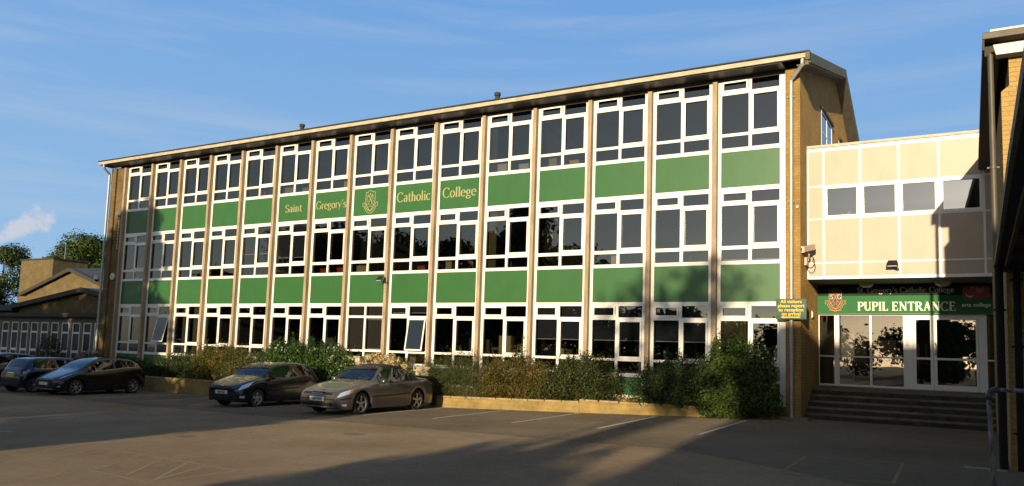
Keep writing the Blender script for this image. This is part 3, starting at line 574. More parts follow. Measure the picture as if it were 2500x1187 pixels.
# ornament on the window ledge inside
dk = thing('ornament', 'pale bird shaped ornament on the sill behind the leftmost link window', 'ornament', (32.9, 1.25, 5.90))
MB().lathe([(0, 0), (.13, .01), (.16, .05), (.14, .09), (.06, .12), (0, .125)], (32.88, 1.25, 5.90), n=14).build('body', 'ltext', dk, smooth=True)
MB().tube([(32.97, 1.25, 5.98), (33.02, 1.25, 6.07), (33.06, 1.25, 6.09)], [.035, .04, .015], n=8).build('head', 'ltext', dk, smooth=True)
lp(MB().box((32.35, 1.05, 5.85), (36.4, 1.3, 5.90)), 'window_ledge', 'white')
# entrance screen
EY = 2.9
en = thing('entrance_screen', 'white framed glass entrance screen with double doors above the steps', 'entrance doors', (34.2, EY, .9))
mb = MB(); zb, zt = .905, 3.15
def eb(x0, x1, z0, z1, y0=0, y1=.07): mb.box((x0, EY+y0, z0), (x1, EY+y1, z1))
for a, b in ((31.80, 31.91), (32.345, 32.489), (33.355, 33.418), (34.281, 34.545), (36.235, 36.44)): eb(a, b, zb, zt)
for a, b in ((31.91, 32.345), (32.489, 33.355), (33.418, 34.281)): eb(a, b, zb, .965, .001); eb(a, b, 1.80, 1.845, .001); eb(a, b, 3.10, zt, .001)
eb(36.44, 37.5, 1.80, 1.845, .001); eb(34.545, 36.235, 3.055, zt, .001); eb(34.545, 36.235, .88, .905, .001)
mb.build('frame', 'white', en)
mb = MB()
for a, b in ((31.91, 32.345), (32.489, 33.355), (33.418, 34.281), (36.44, 37.5)):
    for c, d in ((.965, 1.80), (1.845, 3.10)): mb.poly([(a, EY+.03, c), (b, EY+.03, c), (b, EY+.03, d), (a, EY+.03, d)])
mb.build('pane', 'doorglass', en)
for (a, b, gl, gr_) in ((34.552, 35.075, .072, .075), (35.085, 36.228, .086, .065)):
    mb = MB(); y0, y1 = -.012, .045; z0, z1 = .91, 3.05
    eb(a, a+gl, z0, z1, y0, y1); eb(b-gr_, b, z0, z1, y0, y1); eb(a+gl, b-gr_, z0, z0+.155, y0+.001, y1); eb(a+gl, b-gr_, z1-.07, z1, y0+.001, y1); eb(a+gl, b-gr_, 1.795, 1.858, y0+.001, y1)
    d = mb.build('door', 'white', en); mb = MB()
    for c, e in ((z0+.155, 1.795), (1.858, z1-.07)): mb.poly([(a+gl, EY+.015, c), (b-gr_, EY+.015, c), (b-gr_, EY+.015, e), (a+gl, EY+.015, e)])
    mb.build('pane', 'doorglass', d)
    if b > 36: MB().tube([(35.13, EY-.02, 1.95), (35.13, EY-.08, 1.96), (35.155, EY-.10, 2.0), (35.155, EY-.10, 2.24), (35.13, EY-.08, 2.29), (35.13, EY-.02, 2.30)], .014, 8).build('handle', 'grey', d, smooth=True)
kp = thing('keypad', 'small grey keypad on the white post beside the doors', 'keypad', (34.40, EY-.02, 2.28))
MB().box((34.365, EY-.03, 2.20), (34.435, EY-.001, 2.36)).build('case', 'grey', kp, bevel=.006)
mb = MB()
for i in range(3):
    for j in range(4): mb.box((34.378+i*.018, EY-.034, 2.225+j*.022), (34.390+i*.018, EY-.030, 2.239+j*.022))
mb.build('buttons', 'white', kp)
# lobby behind the doors
lob = MB(); lob.box((31.89, 6.9, .84), (37.5, 7.0, 4.05)); lob.box((31.89, 2.95, .70), (37.5, 7.0, .84)); lp(lob, 'lobby', 'room')
lp(MB().box((31.885, 3.4, .85), (31.93, 5.2, 3.3)), 'lobby_wall', 'beige')
lp(MB().box((32.0, 5.6, .85), (32.05, 6.4, 3.0)).box((32.05, 5.62, .85), (32.6, 5.7, 2.9)), 'lobby_door', 'white')
# steps
stp = MB(); rs = []
for k in range(5):
    y = 1.6-.3*k; z = .84-.168*k; stp.box((XR+.003, y-.025, z-.05), (37.45, 2.9 if k == 0 else y+.299, z)); rs.append((y, z))
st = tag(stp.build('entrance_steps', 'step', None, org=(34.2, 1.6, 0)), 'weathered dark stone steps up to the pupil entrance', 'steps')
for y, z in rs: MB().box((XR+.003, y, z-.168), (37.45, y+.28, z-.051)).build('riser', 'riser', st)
mb = MB(); mb.box((XR+.003, 2.78, .8405), (37.45, 2.93, .90)); mb.build('door_sill', 'cement', st)
# sign band
sg = thing('entrance_sign', 'long green fascia sign over the doors reading PUPIL ENTRANCE', 'sign', (34.2, EY-.1, 3.6))
SY = EY-.12
MB().box((31.86, SY, 3.155), (36.62, EY-.001, 3.70)).build('sign_board', 'bandgreen', sg)
MB().box((31.86, SY, 3.701), (36.62, EY-.001, 4.045)).build('sign_top_board', 'banddark', sg)
MB().box((31.85, SY-.02, 3.135), (36.63, EY-.001, 3.154)).build('sign_trim', 'green', sg)
MB().box((32.9, SY, 3.72), (32.91, SY, 3.73))
serif('PUPIL ENTRANCE', 33.03, 3.245, .26, SY, 'lettering', 'lettercream', sg, width=2.66, bold=1.5)
serif("St. Gregory's Catholic College", 33.03, 3.785, .165, SY, 'small_lettering', 'ltext', sg, width=2.62, bold=1.4)
yy = crest(32.40, 3.545, .39, SY-.002, sg, 'orange', True, wl=.014)
serif('S', 32.29, 3.60, .14, yy, 'crest_letter', 'ltext', sg, align='c', bold=1.3); serif('G', 32.51, 3.60, .14, yy, 'crest_letter', 'ltext', sg, align='c', bold=1.3)
sans('In Christo Servimus', (32.40, yy-.002, 3.235), .045, 'crest_motto', 'orange', sg, bold=.001)
mb = MB(); rp = [(-.30,-.16),(-.34,-.08),(-.34,.16),(-.28,.22),(.28,.22),(.34,.16),(.34,-.08),(.28,-.16)]
mb.prism([(36.20+x, SY-.001, 3.74+z) for x, z in rp], (0, -.01, 0)); mb.build('logo_ground', 'red', sg)
mb = MB(); A = [(36.05+a, 3.74+b) for a, b in arc(0, .05, .13, .14, 200, 320)]; ribbon(mb, A, [.004+.03*math.sin(PI*i/(len(A)-1)) for i in range(len(A))], lambda a, b, d: (a, SY-.012-d, b), .006); mb.build('logo_smile', 'ltext', sg)
mb = MB(); mb.lathe([(0, -.004), (.035, -.004), (.035, .004), (0, .004)], (36.10, SY-.014, 3.90), axis='y', n=16)
H = [(0,-.12),(.10,-.01),(.13,.06),(.09,.10),(.03,.09),(0,.05),(-.03,.09),(-.09,.10),(-.13,.06),(-.10,-.01)]; mb.prism([(36.29+x*.9, SY-.012, 3.83+z*.9) for x, z in H], (0, -.006, 0)); mb.build('logo_heart', 'heart', sg)
sans('arts college', (36.03-.20, SY-.004, 3.36), .165, 'arts_lettering', 'lettercream', sg, bold=.002, align='LEFT', sx=.95)

# ---------------------------------------------------------------- sign on the corner, downpipes, cameras, lamps
vs = thing('direction_sign', 'dark green sign with yellow lettering sending visitors to reception', 'sign', (31.67, -.36, 3.1))
MB().box((31.255, -.40, 2.80), (32.08, -.37, 3.385)).build('sign_board', 'signgreen', vs, bevel=.004)
for i, l in enumerate(('All visitors', 'please report', 'to reception', 'on arrival')): sans(l, (31.668, -.405, 3.262-.117*i), .131, 'sign_lettering', 'yellow', vs, bold=.003, sx=1.02)
mb = MB(); mb.prism([(x, -.402, z) for x, z in ((31.38,2.862),(31.48,2.82),(31.48,2.842),(31.92,2.842),(31.92,2.882),(31.48,2.882),(31.48,2.904))], (0, -.006, 0)); mb.build('arrow', 'yellow', vs)
MB().box((31.60, -.37, 2.9), (31.74, -.335, 2.95)).box((31.60, -.37, 3.2), (31.74, -.335, 3.25)).build('bracket', 'grey', vs)
def pipe(name, label, pts, r, m, brk, wall_y):
    o = thing(name, label, 'downpipe', pts[-1]); MB().tube(pts, r, 14).build('pipe', m, o, smooth='auto')
    for z in brk:
        x, y = pts[-1][0], pts[-1][1]
        MB().lathe([(r+.001, -.02), (r+.012, -.02), (r+.012, .02), (r+.001, .02)], (x, y, z), n=14).build('collar', m, o)
        MB().box((x-.09, y-.004, z-.012), (x-r, y+.008, z+.012)).box((x+r, y-.004, z-.012), (x+.09, y+.008, z+.012)).box((x-.09, y+.008, z-.012), (x-.08, wall_y, z+.012)).box((x+.08, y+.008, z-.012), (x+.09, wall_y, z+.012)).build('bracket', m, o)
    return o
p1 = pipe('downpipe', 'grey metal downpipe with a swan neck on the right brick corner', [(32.04,-.64,10.24), (32.04,-.64,10.13), (32.03,-.62,10.08), (31.70,-.27,9.84), (31.655,-.245,9.78), (31.65,-.24,9.6), (31.645,-.24,.06)], .058, 'pipe', (.6, 3.55, 6.2, 9.3), -.151)
MB().box((31.30, -.45, -.02), (32.1, -.06, .07)).build('gully_kerb', 'cement', p1)
p2 = pipe('downpipe', 'grey downpipe with a swan neck at the far left corner of the long building', [(-1.02,-.66,10.24), (-1.02,-.66,10.12), (-1.04,-.62,10.05), (-1.13,-.27,9.85), (-1.14,-.25,9.7), (-1.14,-.25,-.62)], .055, 'pipe', (2.0, 5.0, 7.5, 9.4), -.12)
def floodlight(pos, d, label):
    x, y, z = pos; o = thing('floodlight', label, 'floodlight', pos)
    MB().box((x-.04, y, z-.05), (x+.04, y+.05, z+.05)).build('base', 'black', o)
    MB().tube([(x, y, z), (x-.03*d, y-.15, z+.0), (x-.08*d, y-.22, z+.07)], .014, 6).build('arm', 'black', o)
    c = (x-.12*d, y-.28, z+.11)
    MB().prism([(c[0]-.12, c[1]+.08, c[2]+.06), (c[0]+.12, c[1]+.08, c[2]+.06), (c[0]+.15, c[1]-.05, c[2]-.07), (c[0]-.15, c[1]-.05, c[2]-.07)], (0, .05, .07)).build('head', 'black', o)
    MB().prism([(c[0]-.10, c[1]+.052, c[2]+.045), (c[0]+.10, c[1]+.052, c[2]+.045), (c[0]+.12, c[1]-.048, c[2]-.058), (c[0]-.12, c[1]-.048, c[2]-.058)], (0, -.006, -.008)).build('lens', 'lamp', o)
floodlight((34.30, LY-.0, 4.30), 1, 'small black floodlight on the lower panels of the cream link block')
floodlight((16.83, -.17, 4.10), 1, 'small black floodlight on a concrete fin of the long facade')
cc = thing('security_camera', 'cream box security camera on a wall bracket at the link block corner', 'security camera', (31.9, .55, 4.7))
MB().box((31.882, .42, 4.42), (31.96, .66, 4.66)).build('bracket', 'cream', cc, bevel=.008)
MB().tube([(31.94, .54, 4.62), (32.0, .5, 4.66), (32.02, .42, 4.74)], .03, 8).build('arm', 'cream', cc)
mb = MB(); mb.box((31.93, -.04, 4.74), (32.08, .50, 4.90)); mb.v = [(x+(.45-y)*.0+(y)*.45-.12, y, z+(y+.04)*.25) for x, y, z in mb.v]; mb.build('housing', 'cream', cc, bevel=.012)
mb = MB(); mb.box((31.915, -.06, 4.735), (32.095, .0, 4.91)); mb.v = [(x+(y)*.45-.12, y, z) for x, y, z in mb.v]; mb.build('visor', 'ltext', cc)
mb = MB(); mb.box((31.945, -.064, 4.755), (32.065, -.061, 4.875)); mb.v = [(x-.145, y, z) for x, y, z in mb.v]; mb.build('lens', 'black', cc)
MB().tube([(32.12+.02*0, .38, 4.80)] + [(32.06+.11*math.cos(t), .40, 4.50+.17*math.sin(t)) for t in [1.2-.35*i for i in range(12)]] + [(31.93, .5, 4.45)], .014, 6).build('cable', 'black', cc, smooth=True)
dc = thing('dome_camera', 'white dome camera hanging from a curved arm at the left corner', 'security camera', (-1.12, -.2, 4.6))
MB().tube([(-1.1,-.16,4.80), (-1.16,-.3,4.88), (-1.26,-.34,4.90), (-1.34,-.35,4.86), (-1.37,-.35,4.76)], .022, 8).build('arm', 'ltext', dc, smooth=True)
MB().lathe([(.03,.20),(.10,.18),(.13,.14),(.14,.0),(.10,-.01)], (-1.37,-.35,4.54), n=18).build('housing', 'ltext', dc, smooth='auto')
MB().lathe([(.10,0),(.09,-.05),(.05,-.09),(0,-.10)], (-1.37,-.35,4.53), n=18).build('dome', 'black', dc, smooth=True)
mb = MB(); al = [(-.45+.19*math.cos(t), -.155-.0, 4.69+.19*math.sin(t)) for t in [PI/3*i for i in range(6)]]
o = thing('alarm_box', 'white hexagonal alarm box on the left brick corner', 'alarm box', (-.45,-.06,4.69)); MB().prism([(x, -.061, z) for x, y, z in al][::-1], (0, -.09, 0)).build('case', 'ltext', o, bevel=.02); MB().lathe([(0,-.004),(.05,-.004),(.05,.0),(0,.0)], (-.45,-.152,4.69), axis='y', n=12).build('badge', 'grey', o)
o = thing('junction_box', 'grey junction box with a striped cable run down the left brick corner', 'junction box', (-.36,-.06,7.8)); MB().box((-.55,-.15,7.72), (-.15,-.061,7.88)).build('case', 'grey', o, bevel=.01)
mb = MB()
for k in range(11): mb.box((-.375,-.085,6.05+k*.15), (-.335,-.061,6.15+k*.15))
mb.build('cable_clips', 'ltext', o); MB().box((-.365,-.075,5.95), (-.345,-.061,7.72)).build('cable', 'black', o)
tag(MB().box((31.89, 1.55, 2.94), (31.91, 1.68, 3.16)).box((31.91, 1.57, 2.97), (31.93, 1.66, 3.13)).build('wall_notice', 'ltext', None, org=(31.89, 1.6, 3.0)), 'tiny pale notice holder on the brick beside the entrance', 'notice')
for z in (6.05,):
    tag(MB().lathe([(0,-.05),(.03,-.045),(.045,-.02),(.045,0)], (31.80,-.152,z), axis='y', n=12).build('sensor', 'ltext', None, org=(31.80,-.15,z)), 'small round white sensor on the brick pier beside the downpipe', 'sensor')

# ---------------------------------------------------------------- right hand building
RB = thing('brick_building', 'pale brick building with a deep eave at the right edge', 'building', (40, -4, 0))
WX, WY = 36.565, -8.15
mb = MB(); mb.box((WX+.0, WY, 0), (48, .9, 6.32)); mb.box((WX+.12, WY, 6.32), (48, .9, 6.90)); mb.build('wall', 'brick2', RB)
mb = MB(); mb.prism([(WX, WY, 6.32), (WX+.12, WY, 6.32), (WX+.12, WY, 6.42)], (0, .3, 0)); mb.build('brick_corbel', 'brick2', RB)
MB().box((36.31, -8.46, 7.17), (48, .94, 7.29)).build('roof', 'darkwood', RB)
MB().box((36.31, -8.475, 7.175), (48, -8.461, 7.275)).build('front_fascia', 'soffit', RB)
MB().box((36.42, -8.42, 7.291), (48, .9, 7.34)).build('roof_edge', 'ltext', RB)
MB().box((36.305, -8.47, 6.98), (36.335, .94, 7.165)).build('side_fascia', 'darkwood', RB)
mb = MB(); mb.box((36.336, -8.2, 6.96), (WX-.01, .94, 7.165)); mb.build('side_soffit', 'darkwood', RB)
mb = MB(); mb.prism([(36.46,-8.44,7.06),(36.46,-8.42,7.06),(36.50,-8.37,6.90),(36.50,-8.39,6.90)], (11.5,0,0)); mb.build('lit_fascia_panel', 'white', RB)
mb = MB(); mb.box((36.50,-8.2,6.902), (48,-8.152,7.165)); mb.build('eave_soffit', 'fascia', RB)
pipe('drainpipe', 'tall brown downpipe on the left corner of the pale brick building', [(36.42,-8.25,6.96), (36.42,-8.25,3.3)], .045, 'brownpipe', (5.0,), -8.0)
pipe('drainpipe', 'black downpipe standing at the left corner of the pale brick building', [(36.455,-8.3,3.35), (36.455,-8.3,0)], .062, 'blackpipe', (2.6,), -8.0)
pipe('drainpipe', 'black downpipe nearest the right edge, below the canopy', [(36.70,-8.27,3.3), (36.70,-8.27,0)], .055, 'blackpipe', (.6, 2.0, 3.1), WY-.001)
cn = thing('canopy', 'dark walkway canopy with a mossy edge trim at the right edge', 'canopy', (37.5, -14, 3.4))
ED = [(36.42,-8.25), (36.35,-15.8), (36.335,-19.0), (36.33,-24.5)]
mb = MB(); mb.prism([(x, y, 3.36) for x, y in ED] + [(39.5,-24.5,3.36), (39.5,-8.25,3.36)], (0,0,.07)); mb.build('canopy_roof', 'felt', cn)
mb = MB(); mb.prism([(x-.02, y, 3.33) for x, y in ED] + [(x+.02, y, 3.33) for x, y in ED[::-1]], (0,0,.125)); mb.build('edge_trim', 'mossy', cn)
mb = MB(); mb.prism([(x+.12, y+.05, 3.27) for x, y in ED] + [(x+.17, y+.05, 3.27) for x, y in ED[::-1]], (0,0,.088)); mb.build('edge_beam', 'darkwood', cn)
mb = MB(); mb.box((36.46,-8.32,3.22), (39.5,-8.26,3.355)); mb.build('end_beam', 'darkwood', cn)
for k in range(7): MB().box((36.55, -10.2-k*2.1, 3.25), (39.5, -10.12-k*2.1, 3.355)).build('rafter', 'darkwood', cn)
for k in range(3): MB().tube([(39.4, -9-k*7, 0), (39.4, -9-k*7, 3.3)], .06, 8).build('post', 'blackpipe', cn)
hr = thing('handrail', 'rusty tubular handrail with peeling white paint at the right edge', 'handrail', (36.25,-12.6,0))
MB().tube([(36.245,-12.6,0), (36.20,-12.6,1.28)], .026, 10).build('post', 'peel', hr, smooth=True)
MB().tube([(36.20,-12.6,1.28), (36.20,-12.6,1.34), (36.215,-12.6,1.375), (36.25,-12.6,1.395), (36.31,-12.6,1.40)], .034, 12).build('elbow', 'purple', hr, smooth=True)
MB().tube([(36.31,-12.6,1.40), (38.4,-12.6,1.40)], .024, 10).build('rail', 'peel', hr, smooth=True)
MB().tube([(38.4,-12.6,1.40), (38.4,-12.6,0)], .026, 10).build('post', 'peel', hr, smooth=True)
tag(MB().box((35.9,-8.6,.001), (36.5,-8.32,.02)).build('drain_cover', 'cement', None, org=(36.2,-8.4,0)), 'flat concrete slab at the foot of the right hand downpipes', 'slab')

# ---------------------------------------------------------------- low buildings beyond the left end
LB = thing('classroom_wing', 'low flat roofed wing with a row of narrow white windows at the left', 'building', (-16, 6, -.6))
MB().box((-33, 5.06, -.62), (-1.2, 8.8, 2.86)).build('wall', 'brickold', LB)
MB().box((-33, 4.98, 2.545), (-1.2, 5.059, 2.86)).build('head_beam', 'cement', LB)
mb = MB(); mb.box((-33, 4.55, 2.861), (-1.2, 9.0, 3.12)); mb.build('roof', 'felt', LB)
MB().box((-33, 4.52, 2.90), (-1.2, 4.548, 3.10)).build('fascia_board', 'darkwood', LB)
for k in range(19):
    x = -29.45+k*1.15
    mb = MB(); y0, y1 = 4.96, 5.05; xa, xb = x+.14, x+.98
    mb.box((xa, y0, .05), (xa+.09, y1, 2.54)); mb.box((xb-.09, y0, .05), (xb, y1, 2.54)); 
    for z, zz in ((2.48, 2.54), (1.86, 1.97), (.68, .84), (.05, .12)): mb.box((xa+.09, y0, z), (xb-.09, y1, zz))
    wn = mb.build('window', 'white', LB); g = MB()
    for z, zz in ((1.97, 2.48), (.84, 1.86), (.12, .68)): g.box((xa+.09, 5.0, z), (xb-.09, 5.02, zz))
    g.build('pane', 'black', wn)
    MB().box((xb+.02, 4.93, -.5), (xb+.27, 5.058, 2.544)).build('concrete_fin', 'cement', LB)
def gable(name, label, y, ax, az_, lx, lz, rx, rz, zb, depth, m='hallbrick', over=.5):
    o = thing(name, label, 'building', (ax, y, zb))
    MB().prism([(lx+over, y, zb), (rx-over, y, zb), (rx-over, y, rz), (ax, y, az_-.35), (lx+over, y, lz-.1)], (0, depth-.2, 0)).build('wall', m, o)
    MB().prism([(lx, y-.45, lz), (ax, y-.45, az_), (rx, y-.45, rz-.1), (rx, y-.45, rz-.45), (ax, y-.45, az_-.33), (lx, y-.45, lz-.3)], (0, .10, 0)).build('verge_board', 'darkwood', o)
    MB().prism([(lx, y-.35, lz), (ax, y-.35, az_), (rx, y-.35, rz-.1), (rx, y-.35, rz-.3), (ax, y-.35, az_-.22), (lx, y-.35, lz-.2)], (0, depth, 0)).build('roof', 'slate', o)
    return o
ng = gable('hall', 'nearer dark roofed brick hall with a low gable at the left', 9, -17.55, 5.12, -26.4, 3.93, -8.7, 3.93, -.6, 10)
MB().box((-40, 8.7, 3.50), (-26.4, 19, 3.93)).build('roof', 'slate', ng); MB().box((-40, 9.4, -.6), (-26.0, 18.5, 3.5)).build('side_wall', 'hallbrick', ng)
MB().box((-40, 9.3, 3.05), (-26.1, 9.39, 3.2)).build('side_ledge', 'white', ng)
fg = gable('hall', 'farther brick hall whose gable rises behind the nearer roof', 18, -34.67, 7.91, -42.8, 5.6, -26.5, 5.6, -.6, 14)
MB().prism([(-34.67,18,7.90),(-26.5,18,5.5),(-14,22,5.5),(-22,22,7.9)], (0,.1,.02)).build('side_roof', 'slate', fg)
bl = thing('brick_tower', 'plain square brick tower block beyond the far hall roof', 'tower', (-45, 20, -.6))
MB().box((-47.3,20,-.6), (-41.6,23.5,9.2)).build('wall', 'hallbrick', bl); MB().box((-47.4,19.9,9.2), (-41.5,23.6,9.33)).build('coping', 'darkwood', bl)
an = thing('television_aerial', 'thin television aerial rising above the far brick tower', 'aerial', (-42.2,21.5,9.3))
MB().tube([(-42.3,21.5,9.3), (-42.3,21.5,10.9)], .035, 6).build('mast', 'grey', an)
mb = MB(); mb.tube([(-43.2,21.5,10.8), (-41.9,21.5,10.7)], .025, 5); mb.build('boom', 'grey', an); mb = MB()
for k in range(6): mb.tube([(-43.1+k*.22,21.2,10.79-k*.015), (-43.1+k*.22,21.8,10.79-k*.015)], .015, 4)
mb.build('elements', 'grey', an)

# ---------------------------------------------------------------- planter walls
def wall_seg(mb, p0, p1, z_top0, z_top1, th=.22):
    n = 8; A = []
    for i in range(n+1):
        t = i/n; x = p0[0]+(p1[0]-p0[0])*t; y = p0[1]+(p1[1]-p0[1])*t; zt = z_top0+(z_top1-z_top0)*t; A.append((x, y, G(x)-.1, zt))
    for i in range(n):
        a, b = A[i], A[i+1]; k = len(mb.v); mb.v += [(a[0],a[1],a[2]),(b[0],b[1],b[2]),(b[0],b[1]+th,b[2]),(a[0],a[1]+th,a[2]),(a[0],a[1],a[3]),(b[0],b[1],b[3]),(b[0],b[1]+th,b[3]),(a[0],a[1]+th,a[3])]
        for q in ((4,5,6,7),(0,1,5,4),(1,2,6,5),(2,3,7,6),(3,0,4,7)): mb.f.append(tuple(k+j for j in q)); mb.m.append(0)
def planter(label, p0, p1, zt0, zt1, soil0):
    o = thing('planter_wall', label, 'planter wall', (p0[0], p0[1], G(p0[0]))); mb = MB(); wall_seg(mb, p0, p1, zt0-.055, zt1-.055); mb.build('wall', 'walling', o)
    mb = MB(); L = math.dist(p0, p1); n = max(2, int(L/.62))
    for i in range(n):
        t0, t1 = i/n+.004, (i+1)/n-.004; x0, x1 = p0[0]+(p1[0]-p0[0])*t0, p0[0]+(p1[0]-p0[0])*t1; y = p0[1]+(p1[1]-p0[1])*t0; z0, z1 = zt0+(zt1-zt0)*t0, zt0+(zt1-zt0)*t1; j = random.uniform(-.006, .006)
        mb.prism([(x0, y-.03+j, z0-.054), (x1, y-.03+j, z1-.054), (x1, y-.03+j, z1+j*.5), (x0, y-.03+j, z0+j*.5)], (0, .28, 0))
    mb.build('coping', 'coping', o)
    mb = MB(); a = 14; mb.grid([[(p0[0]+(p1[0]-p0[0])*i/a, y, min(zt0+(zt1-zt0)*i/a, 9)-.05+random.uniform(-.03,.05)) for i in range(a+1)] for y in (p0[1]+.2, p0[1]*.5, .0)][::-1]); mb.build('soil', 'soil', o)
planter('low weathered brick planter wall with coping, between the silver convertible and the wall step', (19.83,-.78), (25.42,-.98), .03, .175, 0)
planter('raised brick planter wall with coping at the right, under the large green shrub', (25.44,-1.0), (31.3,-.62), .24, .235, 0)
planter('long taller planter wall behind the black hatchbacks on the left', (-4,-1.3), (15.2,-1.25), .02, .06, 0)
o = thing('ramp_wall', 'short rendered wall with a pale coping beside the cream hydrangea', 'wall', (16,-.6,-.4))
MB().box((14.4,-.62,-.5), (16.1,-.42,1.22)).box((16.101,-.62,-.5), (19.3,-.42,.93)).build('wall', 'fascia', o); MB().box((14.35,-.66,1.22), (16.15,-.38,1.29)).box((16.151,-.66,.93), (19.4,-.38,1.0)).build('coping', 'stone', o)

# ---------------------------------------------------------------- foliage
def leaves_mesh(name, P, Nn, size, aspect, m, parent, fold=.25):
    """one small pointed leaf (two triangles folded on the midrib) at every point"""
    n = len(P); s = size*rng.uniform(.6, 1.3, n)[:, None]
    a = rng.normal(size=(n, 3)); a /= np.linalg.norm(a, axis=1)[:, None]
    Nn = Nn/np.maximum(np.linalg.norm(Nn, axis=1)[:, None], 1e-6)
    u = a - (a*Nn).sum(1)[:, None]*Nn; u /= np.maximum(np.linalg.norm(u, axis=1)[:, None], 1e-6); v = np.cross(Nn, u)
    V = np.empty((n, 4, 3)); V[:, 0] = P - u*s*.5; V[:, 1] = P + v*s*aspect*.5 + Nn*s*fold*.3; V[:, 2] = P + u*s*.5; V[:, 3] = P - v*s*aspect*.5 + Nn*s*fold*.3
    O = np.array(ORG.get(parent, Vector((0,0,0)))); V = (V - O).reshape(-1, 3)
    me = bpy.data.meshes.new(name); me.vertices.add(4*n); me.vertices.foreach_set('co', V.ravel()); me.loops.add(4*n); me.loops.foreach_set('vertex_index', np.arange(4*n)); me.polygons.add(n); me.polygons.foreach_set('loop_start', np.arange(n)*4); me.polygons.foreach_set('loop_total', np.full(n, 4)); me.update(calc_edges=True)
    me.materials.append(MT[m] if isinstance(m, str) else m); o = bpy.data.objects.new(name, me); COL.objects.link(o); o.parent = parent; ORG[o] = Vector(O); return o
LM = {
 'green': leafmat('bright green leaf', (.032,.066,.014), (.085,.135,.022), (.17,.21,.035)),
 'dark': leafmat('dark green leaf', (.022,.042,.012), (.045,.072,.016), (.08,.095,.022)),
 'laurel': leafmat('laurel leaf', (.024,.058,.012), (.05,.105,.018), (.12,.19,.035), rough=.3),
 'reddish': leafmat('green leaf turning red', (.045,.06,.014), (.14,.095,.02), (.27,.085,.025)),
 'yellowish': leafmat('olive leaf', (.06,.075,.014), (.15,.13,.022), (.28,.16,.025)),
 'feather': leafmat('grey green feathery leaf', (.05,.065,.022), (.11,.115,.035), (.22,.14,.04)),
 'tree': leafmat('tree leaf', (.02,.045,.008), (.06,.10,.012), (.13,.15,.02)),
 'flower': leafmat('cream dried petal', (.42,.33,.16), (.60,.48,.25), (.50,.28,.20), trans=.2),
 'pink': leafmat('dusty pink petal', (.28,.14,.13), (.42,.22,.20), (.35,.28,.18), trans=.2)}
def blob_points(n, blobs, shell=.55):
    B = np.array(blobs, float); vol = B[:, 3]*B[:, 4]*B[:, 5]; k = rng.choice(len(B), n, p=vol**.75/(vol**.75).sum()); B = B[k]
    d = rng.normal(size=(n, 3)); d /= np.linalg.norm(d, axis=1)[:, None]; r = rng.uniform(shell, 1, n)**.6*(1+.14*rng.normal(size=n))
    # clumping along a few random directions
    P = B[:, :3] + d*B[:, 3:6]*r[:, None]; nn = d + rng.normal(size=(n, 3))*.55; return P, nn
def shrub(label, x0, x1, y0, y1, z0, ztop, m, n=4200, size=.075, aspect=.5, name='shrub', cat='shrub', tips=26, m2=None, lump=14, extra=None, core=True, zprof=None, group=None):
    cx, cy = (x0+x1)/2, (y0+y1)/2; o = thing(name, label, cat, (cx, cy, z0), group=group); blobs = []
    for i in range(lump):
        x = x0+(x1-x0)*(i+.5)/lump + random.uniform(-.1, .1); t = (x-x0)/(x1-x0); zt = ztop if zprof is None else float(np.interp(t, [a for a, b in zprof], [b for a, b in zprof])); env = (1-abs(2*t-1)**2.6)**.5*.32+.70; H = (zt-z0)*env*random.uniform(.94, 1.14)
        rx = (x1-x0)/lump*random.uniform(.75, 1.25)+.08; ry = (y1-y0)/2*random.uniform(.7, 1.0)
        for q in range(3):
            f = (.22, .55, .80)[q]; rz = H*(.30, .28, .20)[q]*random.uniform(.85, 1.15); blobs.append((x+random.uniform(-.12, .12), cy+random.uniform(-.12, .12)-(.10, .04, -.02)[q], z0+H*f, rx*(1.15, 1.0, .75)[q], ry*(1.0, .92, .62)[q], rz))
    if extra: blobs += extra
    P, nn = blob_points(int(n*1.45), blobs)
    TP = []
    for i in range(tips):   # loose shoots standing out of the top and front
        b = blobs[random.randrange(len(blobs)//3)*3+2]; ax = np.array([b[0]+random.uniform(-.1,.1), b[1]+random.uniform(-.15,.1), b[2]+b[5]*.6]); dr = np.array([random.uniform(-.4,.4), random.uniform(-.5,.2), 1.0]); L = random.uniform(.12, .42)
        for j in range(int(L/.03)): TP.append(ax + dr*j*.03 + rng.normal(size=3)*.022)
    if TP: TP = np.array(TP); P = np.vstack([P, TP]); nn = np.vstack([nn, rng.normal(size=(len(TP), 3))])
    ok = (P[:, 2] > z0-.03) & (P[:, 1] < -.07) if not extra else (P[:, 1] < -.07); P, nn = P[ok], nn[ok]
    leaves_mesh('foliage', P, nn, size, aspect, LM[m], o)
    if m2: k = rng.random(len(P)) < .22; leaves_mesh('foliage', P[k]+rng.normal(size=(k.sum(), 3))*.05, nn[k], size*1.1, aspect, LM[m2], o)
    mb = MB()
    for i in range(max(4, lump//2)):
        x = x0+(x1-x0)*(i+.5)/max(4, lump//2); top = (x+random.uniform(-.25,.25), cy+random.uniform(-.1,.05), z0+(ztop-z0)*.75); mb.tube([(x, cy, z0-.15), ((x+top[0])/2+random.uniform(-.05,.05), cy, z0+(ztop-z0)*.4), top], [.018, .013, .006], 5)
    mb.build('stems', 'trunk', o)
    return o
shrub('large bright green leafy shrub spilling over the planter wall at the far right', 29.15, 31.25, -1.1, -.15, .15, 2.1, 'green', n=15000, size=.085, lump=10, tips=40, zprof=[(0,1.2),(.12,1.8),(.3,2.15),(.7,2.1),(.88,1.75),(1,1.1)],
      extra=[(30.1,-1.1,.35,.75,.22,.42), (29.5,-1.1,.22,.35,.2,.36), (30.7,-1.05,.5,.4,.2,.4), (29.75,-1.15,.12,.22,.14,.25)])
